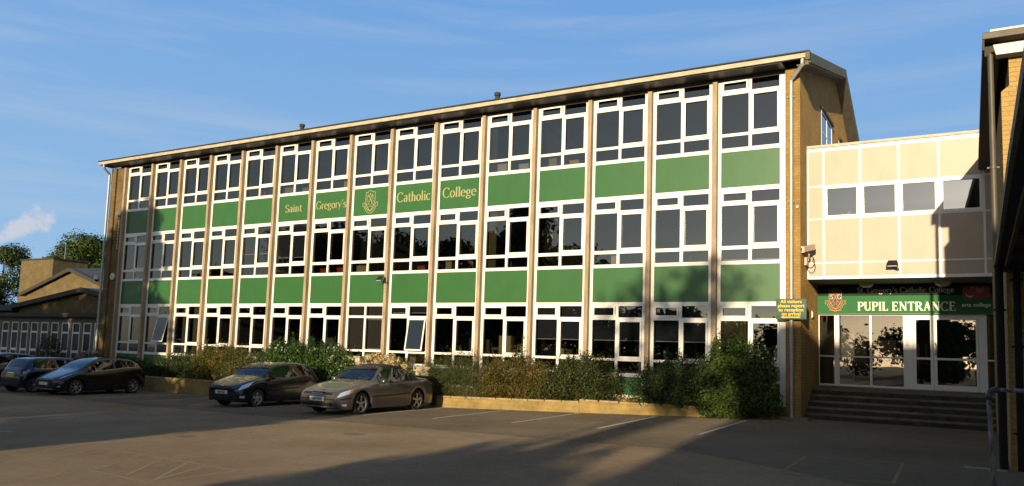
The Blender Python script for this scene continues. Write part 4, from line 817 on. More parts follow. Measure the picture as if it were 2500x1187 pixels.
shrub('dark green shrub just left of the large bright one, right of the bare green panel', 27.2, 29.3, -1.0, -.15, .2, 1.55, 'dark', n=10000, size=.07, lump=9, tips=34, zprof=[(0,1.3),(.4,1.5),(1,1.75)])
shrub('dark shrub with reddening leaves left of the bare green panel', 24.1, 26.45, -.95, -.12, .18, 1.5, 'dark', n=10000, size=.065, lump=10, tips=40, m2='reddish')
shrub('reddish brown cotoneaster like shrub in the middle of the right planter', 21.6, 24.4, -.9, -.12, .1, 1.42, 'reddish', n=11000, size=.06, lump=12, tips=36, m2='yellowish', zprof=[(0,1.4),(.5,1.5),(.75,1.15),(1,1.2)])
shrub('grey green feathery shrub behind the boot of the silver convertible', 18.9, 21.9, -.9, -.12, .0, 1.45, 'feather', n=15000, size=.07, aspect=.16, lump=12, tips=70, m2='dark', zprof=[(0,1.3),(.3,1.45),(1,1.35)])
tp = thing('sapling', 'thin upright shoot standing above the reddish shrub', 'sapling', (23.0,-.35,.1)); MB().tube([(23.0,-.35,.1),(23.02,-.36,1.2),(22.98,-.35,2.2)], [.012,.009,.004], 5).build('stem', 'trunk', tp)
zz = rng.uniform(1.2, 2.2, 60); leaves_mesh('foliage', np.c_[23.0+rng.normal(size=60)*.05, -.35+rng.normal(size=60)*.05, zz], rng.normal(size=(60, 3)), .08, .5, LM['green'], tp)
shrub('glossy bright green laurel hedge behind the dark blue hatchback', 10.9, 16.0, -1.15, -.12, .0, 1.62, 'laurel', n=13000, size=.12, aspect=.42, lump=18, tips=44, name='laurel', zprof=[(0,1.45),(.1,1.7),(.35,1.75),(.45,1.5),(.8,1.62),(1,1.3)])
shrub('olive and gold shrub left of the laurel, above the sunlit wall', 6.9, 9.6, -1.1, -.12, .0, 1.4, 'yellowish', n=8500, size=.07, lump=12, tips=34, m2='reddish')
shrub('brown green shrub touching the left end of the laurel', 9.0, 11.4, -1.15, -.12, .0, 1.35, 'feather', n=8000, size=.07, aspect=.25, lump=10, tips=34, m2='yellowish')
shrub('low dark shrub at the left under the second green bay', 3.6, 7.0, -1.05, -.12, .0, 1.15, 'dark', n=8000, size=.07, lump=12, tips=30, zprof=[(0,.8),(1,1.25)])
shrub('low dark ground shrub in front of the leftmost bay', .3, 3.8, -1.05, -.12, .0, .75, 'dark', n=6000, size=.07, lump=12, tips=18)
def hydrangea(label, x0, x1, y, z0, ztop, m, heads, nl=1500, r=.10):
    o = thing('hydrangea', label, 'hydrangea', ((x0+x1)/2, y, z0)); bl = [((x0+x1)/2+(x1-x0)*.22*i, y, z0+(ztop-z0)*.45, (x1-x0)*.26, .4, (ztop-z0)*.42) for i in (-1, 0, 1)]
    P, nn = blob_points(nl, bl, .4); ok = P[:, 1] < -.07 if y < 0 else P[:, 1] < 50; leaves_mesh('foliage', P[ok], nn[ok], .13, .6, LM['green'], o)
    for i in range(heads):
        t = random.random(); x = x0+(x1-x0)*t; e = (1-abs(2*t-1)**2.2)**.5; z = z0+(ztop-z0)*(.45+.5*random.random()**.6)*max(e, .45); yy_ = y-random.uniform(.05, .4); rr_ = r*random.uniform(.8, 1.2)
        d = rng.normal(size=(80, 3)); d /= np.linalg.norm(d, axis=1)[:, None]; leaves_mesh('flower_head', np.array([x, yy_, z])+d*rr_*np.array([1,1,.8])*rng.uniform(.85,1.05,(80,1)), d+rng.normal(size=(80,3))*.3, .055, .8, LM[m], o)
hydrangea('cream dried hydrangea bush behind the roof of the silver convertible', 16.2, 18.9, -.85, .1, 1.5, 'flower', 62, r=.12)
hydrangea('dusty pink hydrangea by the left brick corner', -1.9, .4, -.7, .0, 1.05, 'pink', 26)
o = shrub('dark conical bush in front of the narrow windows of the left wing', -13.6, -10.6, 3.0, 4.4, -.4, 1.75, 'dark', n=10, size=.1, lump=6, tips=1)
P, nn = blob_points(7500, [(-12.1,3.7,.3,1.5,.8,.9), (-12.1,3.7,1.0,.85,.6,.7), (-12.0,3.7,1.5,.4,.35,.45), (-13.2,3.7,.0,.8,.6,.6), (-10.9,3.7,.0,.9,.6,.65)]); leaves_mesh('foliage', P, nn, .10, .3, LM['dark'], o)

def tree(label, x, y, h, cr, name='tree', m='tree', n=9000, size=.3, trunk=.25, z0=-.5, base=.3, nb=13, squash=.85, aspect=.6, holes=.5):
    o = thing(name, label, 'tree', (x, y, z0)); mb = MB(); mb.tube([(x, y, z0-.2), (x+random.uniform(-.2,.2), y, z0+h*.3), (x+random.uniform(-.3,.3), y, z0+h*.62), (x, y, z0+h*.88)], [trunk, trunk*.75, trunk*.45, trunk*.12], 9)
    blobs = []; cz = z0+h*(base+1)/2; rz = h*(1-base)/2
    for i in range(nb):
        a = 2*PI*i/nb*1.618*2; f = random.uniform(-.85, .92); e = math.sqrt(max(.05, 1-f*f)); rad = cr*e*random.uniform(.35, .78)
        c = (x+rad*math.cos(a), y+rad*math.sin(a)*squash, cz+rz*f*.86); s_ = cr*random.uniform(.24, .42); blobs.append((*c, s_, s_, s_*.8))
        zb_ = z0+h*random.uniform(.28, .6); mb.tube([(x, y, zb_), ((x+c[0])/2, (y+c[1])/2, (zb_+c[2])/2+.2), c], [trunk*.28, trunk*.18, trunk*.05], 6)
    mb.build('trunk', 'trunk', o, smooth=True); P, nn = blob_points(n, blobs, holes); leaves_mesh('crown', P, nn, size, aspect, LM[m], o); return o
# beyond the low buildings on the left
tree('broad green tree behind the far hall, touching the left end of the long building', -51.5, 30, 13.6, 5.6, n=34000, size=.27, nb=30)
tree('lower rounded tree between the brick tower and the broad green tree', -59, 31, 11.8, 3.8, n=15000, size=.27, nb=18)
tree('dark tree at the left edge of the photo beyond the brick tower', -70.5, 30, 13.6, 4.6, m='dark', n=13000, size=.28, nb=15, holes=.5)
tree('small dark tree right of the one at the left edge', -65.5, 31, 11.6, 2.6, m='dark', n=5000, size=.28, nb=9)
# trees and a block behind the camera: they throw the long shadows and stand in the window reflections
BK = [(-48,-60,17,8,1.5),(-38,-61,15.5,7,1.2),(-29,-60,16.5,7.5,1.2),(-20,-62,15,6.5,1),(-12,-60,17,7,1),(-4.5,-61,16,5.5,1),
      (-33,-33,10,5,1),(-22,-34,15.5,6,1),(-12.5,-33,13.5,5.5,1),(-4.0,-33,12.4,5,1),(4.3,-32,14.6,4.4,1)]
for i, (x, y, h, cr, q) in enumerate(BK):
    tree(['tall','broad','dense','old','spreading','upright','shaggy','leafy','mature','rounded','young','gnarled','wide crowned'][i]+' tree behind the photographer, seen as shadow and window reflection', x, y, h, cr, m='dark', n=(9000 if y > -40 else 5200), size=.62, nb=20, base=.14, holes=.35)
def hedge(label, x0, x1, y0, y1, h, n, name='hedge'):
    o = thing(name, label, 'hedge', ((x0+x1)/2, (y0+y1)/2, -.3)); bl = []; k = int((x1-x0)/1.6)+1
    for i in range(k+1):
        x = x0+(x1-x0)*i/k; 
        for z in (.25, .6, .84): bl.append((x+random.uniform(-.3,.3), (y0+y1)/2, h*z, 1.3, (y1-y0)/2, h*.24))
    P, nn = blob_points(n, bl, .1); leaves_mesh('foliage', P, nn, .5, .7, LM['dark'], o); mb = MB()
    for i in range(k): x = x0+(x1-x0)*(i+.5)/k; mb.tube([(x,(y0+y1)/2,-.5),(x,(y0+y1)/2,h*.7)], [.08,.03], 5)
    mb.build('stems', 'trunk', o)
hedge('long hedge behind the photographer shading the parked cars', -30, 18.6, -31, -29, 4.9, 22000)
hedge('low hedge end behind the photographer beside the long hedge', 18.8, 22.2, -31, -29, 3.7, 3500)
hedge('shorter hedge behind the photographer on the right', 32.75, 34.5, -47, -45, 5.1, 7000)
tree('bare boughed tree behind the photographer throwing branch shadows by the entrance', 33.9, -46, 12.1, 3.4, m='dark', n=620, size=.5, nb=14, base=.58, trunk=.26, holes=.6)
o = thing('school_block', 'flat roofed block behind the photographer shading the entrance steps', 'building', (52, -50, 0))
MB().box((37.0,-56,0), (66,-46,9.7)).build('wall', 'brick', o); MB().box((36.9,-56.2,9.7), (66.2,-45.8,9.95)).build('roof', 'felt', o)
for k in range(9): MB().box((38.2+k*3,-45.99,1), (40.6+k*3,-45.9,2.6)).build('window', 'glass2', o); MB().box((38.2+k*3,-45.99,4.6), (40.6+k*3,-45.9,6.4)).build('window', 'glass2', o)

# ---------------------------------------------------------------- cars
def pch(pts):
    X = np.array([p[0] for p in pts], float); Y = np.array([p[1] for p in pts], float); h = np.diff(X); d = np.diff(Y)/h; m = np.zeros(len(X))
    for i in range(1, len(X)-1): m[i] = 0 if d[i-1]*d[i] <= 0 else 2*d[i-1]*d[i]/(d[i-1]+d[i])
    m[0], m[-1] = d[0], d[-1]
    def f(x):
        x = min(max(x, X[0]), X[-1]); i = min(int(np.searchsorted(X, x, 'right'))-1, len(h)-1); t = (x-X[i])/h[i]
        return float((2*t**3-3*t*t+1)*Y[i]+(t**3-2*t*t+t)*h[i]*m[i]+(-2*t**3+3*t*t)*Y[i+1]+(t**3-t*t)*h[i]*m[i+1])
    return f
def carpaint(name, col, rough=.28, metal=.5):
    m = mat(name, col, rough, metal=metal, coat=.6); m.node_tree.nodes['Principled BSDF'].inputs['Coat Roughness'].default_value = .09; MT[name] = m; return name
def car(name, label, pos, rz, c):
    L, W, R = c['L'], c['W']/2, c['R']; o = thing(name, label, 'car', pos, rz); o.scale = (c.get('sc', 1),)*3; ftop, fbelt, fw_ = pch(c['top']), pch(c['belt']), pch(c['wid']); paint = c['paint']
    ax1, ax2 = c['axles']; xc, xw, xr, xd = c['cowl'], c['wtop'], c['rtop'], c['deck']; RW = c['roofw']; Ra = R+.055
    rows = 12
    zbot = pch([(0,.24),(.25,.19),(L*.5,.19),(L-.3,.2),(L,.28)])
    def lean(x, z):
        f = max(0, 1-x/.9); b = max(0, 1-(L-x)/.8); dz = z-c.get('bz', .48)
        return f*c.get('flean', .35)*max(0, dz)**1.5*1.6 + f*.10*max(0, .4-z)*1.2 - b*(c.get('rlean', .2)*max(0, dz)**1.4 + .1*max(0, .35-z))
    def sec(x):
        zt, zb_, w_ = ftop(x), fbelt(x), fw_(x)*W; zb_ = min(zb_, zt-.02); h = zt-zb_; lo = zbot(x); arch = False
        for a in (ax1, ax2):
            if abs(x-a) < Ra: z = R+math.sqrt(Ra**2-(x-a)**2); 
            else: continue
            if z > lo: lo = z; arch = True
        wb = w_*.955; k = min(max((h-.08)/.4, 0), 1); k = k*k*(3-2*k)
        yg = wb-.02; H = max(h, .02); hm = c['roofh']
        y4 = (1-k)*(wb*.86) + k*(wb-(wb-RW)*min(h/hm, 1)); z4 = zb_+H*((1-k)*.75+k*.86)
        y5 = y4-.05-.02*k; z5 = zb_+H*((1-k)*.86+k*.955)
        ym = lo+(zb_-lo)*.45
        pts = [(w_*.965, lo), (w_*.992, lo+(zb_-lo)*.22), (w_*1.0, lo+(zb_-lo)*.45), (w_*1.0, lo+(zb_-lo)*.68), (w_*.985, lo+(zb_-lo)*.88), (wb, zb_),
               (wb-.015-(wb-y4)*.06, zb_+(z4-zb_)*.07), (y4+(wb-y4)*.08, z4-(z4-zb_)*.09), (y4, z4), (y5, z5), (y5*.55, zt-(zt-z5)*.22), (0, zt)]
        return [(x+lean(x, z), y, z) for y, z in pts]
    xs = set(np.round(np.concatenate([np.linspace(0, .3, 7), np.linspace(.3, L-.3, int((L-.6)/.055)), np.linspace(L-.3, L, 6)]), 4)) | {xc, xw, xr, xd}
    for p in c['side']: xs |= {p[0], p[1]}
    for a in (ax1, ax2):
        for t in range(-8, 9): xs.add(round(a+Ra*math.sin(PI/2*t/8)*.999, 4))
    xs = sorted(xs); S_ = [sec(x) for x in xs]; parts = {}
    for _ in range(3):     # ease the panel curvature along the car
        T_ = [list(r_) for r_ in S_]
        for i in range(1, len(xs)-1):
            if min(abs(xs[i]-q) for q in (xc, xw)) < .05: continue
            h0, h1 = xs[i]-xs[i-1], xs[i+1]-xs[i]
            for j in range(3, rows):
                for q in (1, 2):
                    p_ = list(T_[i][j]); lin = (S_[i-1][j][q]*h1+S_[i+1][j][q]*h0)/(h0+h1); p_[q] = .5*p_[q]+.5*lin; T_[i][j] = tuple(p_)
        S_ = T_
    soft = c.get('soft')
    def cls(xm, j):
        zt, zb_ = ftop(xm), fbelt(xm); h = zt-zb_
        if j >= 9 and xc < xm < xw: return 'windscreen'
        if j >= 9 and xr < xm < xd and not soft: return 'rear_window'
        if j >= 5 and soft and xm > xw and xm < xd+.02 and h > .05:
            if j == 6:
                for a, b in c['side']:
                    if a < xm < b: return 'side_window'
            return 'soft_top'
        if j == 6 and h > .13:
            for a, b in c['side']:
                if a < xm < b: return 'side_window'
            if xm > c['side'][0][0] and xm < c['side'][-1][1]: return 'window_pillar'
        return 'body'
    for i in range(len(xs)-1):
        xm = (xs[i]+xs[i+1])/2
        for j in range(rows-1):
            k = cls(xm, j); mb = parts.setdefault(k, MB())
            for s in (1, -1):
                q = [S_[i][j], S_[i+1][j], S_[i+1][j+1], S_[i][j+1]]; q = [(x, y*s, z) for x, y, z in q]; mb.poly(q if s < 0 else q[::-1])
    for i, s in ((0, 1), (len(xs)-1, -1)):
        for j in range(rows-1): a, b = S_[i][j], S_[i][j+1]; q = [(a[0],a[1],a[2]), (b[0],b[1],b[2]), (b[0],-b[1],b[2]), (a[0],-a[1],a[2])]; parts['body'].poly(q if s > 0 else q[::-1])
    objs = {}
    mats = {'body': paint, 'windscreen': 'carglass', 'rear_window': 'carglass', 'side_window': 'carglass', 'soft_top': 'softtop', 'window_pillar': 'black'}
    for k, mb in parts.items():
        if k == 'side_window':      # one pane object per side
            for s, nm in ((1, 0), (-1, 0)):
                m2 = MB(); [m2.poly([mb.v[i] for i in f]) for f in mb.f if mb.v[f[0]][1]*s > 0]; ob = m2.build(k, mats[k], o, local=True)
            continue
        ob = mb.build(k, mats[k], o, local=True); me = ob.data
        import bmesh
        bm = bmesh.new(); bm.from_mesh(me); bmesh.ops.remove_doubles(bm, verts=bm.verts, dist=.0008); bm.to_mesh(me); bm.free()
        me.polygons.foreach_set('use_smooth', [True]*len(me.polygons)); me.set_sharp_from_angle(angle=math.radians(42)); objs[k] = ob
    body = objs['body']
    def surf(x, t, off=.006):
        s_ = sec(x); j = min(int(t), rows-2); f = t-j; a, b = Vector(s_[j]), Vector(s_[j+1]); p = a.lerp(b, f)
        dx = Vector(sec(x+.02)[j])-Vector(sec(max(x-.02, 0))[j]); n = dx.cross(b-a); n = -n.normalized() if n.length > 1e-9 else Vector((0,1,0))
        if n.y < 0 and abs(n.y) > abs(n.z): n = -n
        if n.z < 0 and abs(n.z) >= abs(n.y): n = -n
        return p + n*off
    def patch(poly, nm, m, off=.006, n=8, sides=(1, -1), parent=None):   # poly: 4 corners (x, t)
        for s in sides:
            mb = MB(); A = []
            for i in range(n+1):
                u = i/n; row = []
                for j in range(n+1):
                    v = j/n; p = [poly[0][q]*(1-u)*(1-v)+poly[1][q]*u*(1-v)+poly[2][q]*u*v+poly[3][q]*(1-u)*v for q in (0, 1)]; w_ = surf(p[0], p[1], off); row.append((w_.x, w_.y*s, w_.z))
                A.append(row)
            mb.grid(A if s > 0 else A[::-1]); mb.build(nm, m, parent or o, local=True, smooth=True)
    # wheel housings, wheels
    for a in (ax1, ax2):
        for s in (1, -1):
            yo = fw_(a)*W*.962; mb = MB(); A = [[(a+Ra*math.cos(t), s*y, max(R+Ra*math.sin(t), .12)) for y in (yo, yo-.3)] for t in [PI*i/14 for i in range(15)]]; mb.grid(A); mb.poly([(a+Ra*math.cos(t), s*(yo-.3), R+Ra*math.sin(t)) for t in [PI*i/14 for i in range(15)]]); mb.build('wheel_housing', 'black', o, local=True)
            yc = s*(yo-.11); wt = .2; w_ = bpy.data.objects.new('wheel', None); COL.objects.link(w_); w_.parent = o; w_.location = (a, yc, R)
            th = R-c['rim']; mb = MB(); mb.lathe([(c['rim']-.01, -wt*.42), (c['rim']+th*.35, -wt/2), (R-.025, -wt*.49), (R-.004, -wt*.36), (R, 0), (R-.004, wt*.36), (R-.025, wt*.49), (c['rim']+th*.35, wt/2), (c['rim']-.01, wt*.42)], (0,0,0), axis='y', n=36); mb.build('tyre', 'rubber', w_, local=True, smooth=True)
            mb = MB(); r = c['rim']; mb.lathe([(r, -wt*.4), (r, wt*.4), (r-.012, wt*.42), (r-.022, wt*.36), (r-.025, -wt*.4)] if s > 0 else [(r, wt*.4), (r, -wt*.4), (r-.012, -wt*.42), (r-.022, -wt*.36), (r-.025, wt*.4)], (0,0,0), axis='y', n=36)
            mb.lathe([(0, s*wt*.40), (.03, s*wt*.40), (.055, s*wt*.34), (.06, s*wt*.2)], (0,0,0), axis='y', n=16)
            ns = c.get('spokes', 5); sw = c.get('sw', .04)
            for q in range(ns):
                t = 2*PI*q/ns+.3; d = Vector((math.cos(t), 0, math.sin(t))); e = Vector((-math.sin(t), 0, math.cos(t))); y0 = s*wt*.22
                A = d*.04+e*sw*.75; B = d*.04-e*sw*.75; C = d*(r-.018)-e*sw; D = d*(r-.018)+e*sw; up_ = Vector((0, s*wt*.16, 0)); b_ = Vector((0, y0, 0))
                mb.prism([tuple(p+b_) for p in ((A, B, C, D) if s > 0 else (D, C, B, A))], tuple(up_))
            mb.build('rim', 'alloy', w_, local=True)
            mb = MB(); mb.lathe([(0, 0), (r-.02, 0)], (0, s*wt*.12, 0), axis='y', n=24); mb.build('brake_disc', 'black', w_, local=True)
    MB().box((.35, -W*.8, .17), (L-.35, W*.8, .25)).build('underbody', 'black', o, local=True)
    # lamps, mouldings, plates, mirrors
    for p in c['patches']:
        patch(p[2], p[0], p[1], off=p[3] if len(p) > 3 else .006)
    def fx(z, end): return lean(0, z)-.004 if end == 0 else L+lean(L, z)+.004
    for nm, m, end, z0, z1, hw, th, yc in c['front']:
        mb = MB(); n = 5; A = []; B = []
        for i in range(n+1):
            z = z0+(z1-z0)*i/n; x = fx(z, end); d = -th if end == 0 else th
            A.append([(x+d, yc-hw, z), (x+d, yc+hw, z)]); B.append([(x-d*.2, yc-hw, z), (x-d*.2, yc+hw, z)])
        if end == 0: A = [r_[::-1] for r_ in A]
        mb.grid(A); 
        for i in range(n):
            for e in (0, 1): mb.poly([A[i][e], A[i+1][e], (B[i+1][e if end else 1-e]), B[i][e if end else 1-e]])
        mb.poly([A[n][0], A[n][1], B[n][1 if end else 0], B[n][0 if end else 1]]); mb.poly([A[0][0], A[0][1], B[0][1 if end else 0], B[0][0 if end else 1]])
        ob = mb.build(nm, m, o, local=True)
        if nm == 'number_plate' and c['reg']:
            zc = (z0+z1)/2; Rm = Matrix(((0,0,-1),(-1,0,0),(0,1,0))) if end == 0 else Matrix(((0,0,1),(1,0,0),(0,1,0)))
            sans(c['reg'], (fx(zc, end)+(-th-.002 if end == 0 else th+.002), yc, zc-.03), .088, 'plate_lettering', 'black', ob, bold=.003, rot=Rm, local=True, ext=.001, sx=.86)
    xm, zm = c['mirror']
    for s in (1, -1):
        y = fw_(xm)*W*.95; mb = MB(); mb.lathe([(0, -.07), (.055, -.06), (.075, -.01), (.07, .05), (.04, .075), (0, .08)], (0,0,0), axis='y', n=14); mb.v = [(xm+a*.8, s*(y+.11)+b*1.2, zm+d_*.9) for a, b, d_ in mb.v]; mb.tube([(xm+.02, s*(y-.01), zm-.05), (xm, s*(y+.09), zm-.03)], .018, 6); mb.build('door_mirror', c.get('mirc', paint), o, local=True, smooth=True)
    # seats and dashboard
    sm_ = c['seat']; zs = .35
    for sx_ in c['seats']:
        for s in (1, -1):
            mb = MB(); mb.box((sx_-.25, s*.36-.22, zs), (sx_+.28, s*.36+.22, zs+.18)); mb.prism([(sx_+.20, s*.36-.22, zs+.15), (sx_+.36, s*.36-.22, zs+.15), (sx_+.52, s*.36-.20, zs+.66), (sx_+.42, s*.36-.20, zs+.66)], (0, .42, 0)); mb.box((sx_+.44, s*.36-.12, zs+.68), (sx_+.53, s*.36+.12, zs+.84)); mb.build('seat', sm_, o, local=True, bevel=.03)
    zd = fbelt(xc)-.06; mb = MB(); mb.prism([(xc+.05, -W*.78, zd-.3), (xc+.05, -W*.78, zd), (xc+.35, -W*.78, zd+.02), (xc+.45, -W*.78, zd-.1), (xc+.45, -W*.78, zd-.3)], (0, W*1.56, 0)); mb.build('dashboard', 'dkseat', o, local=True)
    A = [(xc+.55+.05*math.sin(t), c.get('drv', -1)*-.36+.18*math.cos(t), zd-.02+.17*math.sin(t)) for t in [2*PI*i/16 for i in range(17)]]; MB().tube(A, .014, 6).build('steering_wheel', 'dkseat', o, local=True)
    return o
def facing(rear=False): return math.radians(90) if not rear else math.radians(-90)
# silver grey convertible
P1 = carpaint('taupe metallic paint', (.105, .10, .095), .36, .5)
saab = dict(L=4.63, W=1.76, R=.325, rim=.235, paint=P1, axles=(.93, 3.60), cowl=1.42, wtop=2.10, rtop=2.95, deck=3.66, roofw=.58, roofh=.48, soft=True, sc=1.05, flean=.5, rlean=.25,
  top=[(0,.66),(.15,.72),(.5,.80),(1.0,.90),(1.42,.965),(1.8,1.24),(2.10,1.385),(2.5,1.43),(2.95,1.40),(3.35,1.22),(3.66,1.04),(3.9,1.01),(4.3,1.0),(4.55,.95),(4.63,.90)],
  belt=[(0,.58),(.3,.70),(1.0,.80),(1.42,.86),(2.5,.90),(3.4,.93),(4.2,.92),(4.63,.84)],
  wid=[(0,.70),(.12,.84),(.35,.945),(.8,.99),(1.6,1.0),(3.6,1.0),(4.2,.96),(4.5,.88),(4.63,.78)], side=[(1.66,2.72),(2.80,3.30)],
  mirror=(1.72,.95), seat='leather', seats=(1.95, 2.85), reg='YR06 WTN', spokes=5, sw=.032,
  patches=[('headlamp', 'lamp', [(.05,3.45),(.36,3.6),(.44,5.3),(.12,5.3)]), ('indicator', 'amber', [(.37,3.65),(.47,3.8),(.56,5.1),(.45,5.25)]), ('side_moulding', 'black', [(1.35,2.05),(3.15,2.15),(3.15,2.4),(1.35,2.3)]), ('bumper_strip', 'black', [(.03,2.55),(.42,2.45),(.42,2.75),(.03,2.85)]),
           ('door_seam', 'black', [(1.55,.6),(1.562,.6),(1.562,4.9),(1.55,4.9)], .001), ('door_seam', 'black', [(2.86,.6),(2.872,.6),(2.862,4.9),(2.85,4.9)], .001), ('door_handle', 'black', [(2.55,4.1),(2.75,4.15),(2.75,4.45),(2.55,4.4)], .02), ('tail_lamp', 'tail', [(4.25,4.0),(4.60,4.0),(4.60,4.8),(4.38,4.8)]), ('fog_lamp', 'lamp', [(.16,.9),(.30,.8),(.30,1.3),(.16,1.35)]), ('bonnet_seam', 'black', [(.25,9.2),(1.38,9.0),(1.38,9.03),(.25,9.23)], .002)],
  front=[('grille', 'black', 0, .575, .665, .22, .012, 0), ('grille', 'black', 0, .58, .65, .13, .011, .38), ('grille', 'black', 0, .58, .65, .13, .011, -.38), ('lower_grille', 'black', 0, .27, .36, .52, .012, 0), ('number_plate', 'plate', 0, .41, .525, .26, .022, 0), ('grille_trim', 'chrome', 0, .565, .575, .56, .02, 0), ('grille_trim', 'chrome', 0, .665, .675, .24, .02, 0), ('grille_bar', 'chrome', 0, .61, .622, .2, .02, 0), ('bumper_strip', 'black', 0, .45, .475, .62, .011, 0), ('lower_bumper_lip', 'grey', 0, .245, .262, .6, .012, 0)])
gy = G(19.85); car('convertible_car', 'taupe silver convertible with a black canvas roof parked nose out', (19.45, -6.25, G(19.4)), math.radians(91.0), saab)
# dark blue three door hatchback
P2 = carpaint('navy black paint', (.012, .014, .03), .2, .3)
fies = dict(L=3.92, W=1.68, R=.295, rim=.20, paint=P2, axles=(.78, 3.27), cowl=.98, wtop=1.62, rtop=3.25, deck=3.74, roofw=.56, roofh=.5, sc=1.04, flean=.55, rlean=.45, bz=.55,
  top=[(0,.70),(.12,.77),(.45,.88),(.98,1.00),(1.3,1.24),(1.62,1.38),(2.2,1.45),(2.8,1.44),(3.25,1.38),(3.5,1.23),(3.74,1.06),(3.85,.98),(3.92,.90)],
  belt=[(0,.64),(.4,.80),(.98,.90),(2.2,.95),(3.2,1.0),(3.7,.96),(3.92,.84)],
  wid=[(0,.68),(.12,.85),(.35,.95),(.78,.995),(1.6,1.0),(3.1,1.0),(3.6,.94),(3.8,.86),(3.92,.76)], side=[(1.22,2.30),(2.40,3.28)],
  mirror=(1.28,.96), seat='dkseat', seats=(1.6, 2.45), reg='HK04 GDJ', spokes=5, sw=.045, mirc='black',
  patches=[('headlamp', 'lamp', [(.06,3.5),(.34,3.7),(.58,5.4),(.14,5.6)]), ('fog_lamp', 'lamp', [(.10,1.1),(.24,1.0),(.24,1.7),(.10,1.75)]), ('door_seam', 'black', [(1.18,.6),(1.19,.6),(1.19,4.9),(1.18,4.9)], .001), ('door_seam', 'black', [(2.35,.6),(2.36,.6),(2.38,4.9),(2.37,4.9)], .001), ('door_handle', 'black', [(2.1,4.0),(2.27,4.05),(2.27,4.4),(2.1,4.35)], .02), ('tail_lamp', 'tail', [(3.42,5.2),(3.62,5.2),(3.55,8.0),(3.40,8.0)]), ('side_moulding', 'black', [(1.1,2.2),(2.6,2.25),(2.6,2.5),(1.1,2.45)])],
  front=[('grille', 'black', 0, .62, .675, .36, .01, 0), ('badge', 'chrome', 0, .685, .72, .055, .012, 0), ('lower_grille', 'black', 0, .27, .37, .42, .012, 0), ('number_plate', 'plate', 0, .44, .55, .26, .02, 0)])
car('hatchback_car', 'navy hatchback parked nose out beside the convertible', (14.55, -5.6, G(14.5)), math.radians(92), fies)
# black newer hatchback with pointed headlamps
P3 = carpaint('black paint', (.008, .008, .010), .16, .2)
f2 = dict(L=3.95, W=1.72, R=.31, rim=.215, paint=P3, axles=(.80, 3.29), cowl=.92, wtop=1.78, rtop=3.35, deck=3.80, roofw=.55, roofh=.5, flean=.6, rlean=.3, bz=.55,
  top=[(0,.66),(.12,.74),(.5,.89),(.92,1.02),(1.35,1.27),(1.78,1.42),(2.3,1.48),(2.9,1.45),(3.35,1.38),(3.6,1.25),(3.80,1.08),(3.9,.98),(3.95,.90)],
  belt=[(0,.60),(.4,.78),(.92,.89),(2.0,.96),(3.0,1.06),(3.6,1.08),(3.95,.86)],
  wid=[(0,.66),(.12,.83),(.35,.94),(.8,.995),(1.6,1.0),(3.2,1.0),(3.6,.95),(3.85,.86),(3.95,.76)], side=[(1.12,2.36),(2.45,3.25)],
  mirror=(1.22,.98), seat='dkseat', seats=(1.65, 2.5), reg='', spokes=7, sw=.018, mirc=P3,
  patches=[('headlamp', 'lamp', [(.10,4.5),(.62,5.1),(.85,5.6),(.22,5.3)]), ('window_trim', 'chrome', [(1.05,5.35),(3.4,5.25),(3.4,5.5),(1.05,5.55)]), ('fog_lamp', 'lamp', [(.10,1.3),(.18,1.3),(.18,1.7),(.10,1.7)]), ('tail_lamp', 'tail', [(3.48,5.3),(3.66,5.3),(3.60,8.0),(3.45,8.0)]), ('door_seam', 'black', [(2.40,.6),(2.41,.6),(2.43,4.9),(2.42,4.9)], .001)],
  front=[('badge', 'chrome', 0, .66, .69, .06, .012, 0), ('upper_grille', 'black', 0, .57, .60, .30, .01, 0), ('lower_grille', 'black', 0, .30, .50, .46, .012, 0), ('number_plate', 'plate', 0, .40, .51, .26, .024, 0), ('lower_bumper_lip', 'grey', 0, .24, .265, .58, .012, 0)])
car('hatchback_car', 'glossy black hatchback with pointed headlamps parked nose out on the left', (5.05, -6.1, G(5)), math.radians(92), f2)
# small blue car seen from behind
P4 = carpaint('blue paint', (.005, .010, .032), .2, .4)
mini = dict(L=3.68, W=1.68, R=.30, rim=.21, paint=P4, axles=(.72, 3.16), cowl=1.05, wtop=1.42, rtop=3.38, deck=3.60, roofw=.60, roofh=.46, flean=.2, rlean=.35, bz=.62,
  top=[(0,.72),(.12,.82),(.5,.93),(1.05,.99),(1.25,1.25),(1.42,1.37),(2.2,1.41),(3.0,1.39),(3.38,1.34),(3.5,1.18),(3.60,1.0),(3.65,.95),(3.68,.90)],
  belt=[(0,.66),(.4,.84),(1.05,.91),(2.0,.93),(3.3,.94),(3.68,.82)],
  wid=[(0,.70),(.12,.86),(.35,.95),(.8,1.0),(1.6,1.0),(3.1,1.0),(3.5,.94),(3.62,.86),(3.68,.78)], side=[(1.22,2.30),(2.36,3.30)],
  mirror=(1.3,.97), seat='dkseat', seats=(1.6, 2.4), reg='', spokes=7, sw=.018, mirc=P4,
  patches=[('tail_lamp_surround', 'chrome', [(3.44,3.9),(3.61,3.9),(3.61,5.1),(3.44,5.1)], .004), ('tail_lamp', 'tail', [(3.46,4.05),(3.60,4.05),(3.60,4.95),(3.46,4.95)], .012), ('window_trim', 'chrome', [(1.0,5.35),(3.5,5.35),(3.5,5.52),(1.0,5.52)]), ('headlamp', 'lamp', [(.1,4.1),(.35,4.2),(.4,5.0),(.12,5.0)])],
  front=[('number_plate', 'plateY', 1, .62, .73, .26, .012, 0), ('plate_trim', 'chrome', 1, .76, .79, .22, .02, 0), ('rear_bumper', 'black', 1, .27, .38, .60, .012, 0), ('lower_grille', 'black', 0, .3, .45, .4, .01, 0)])
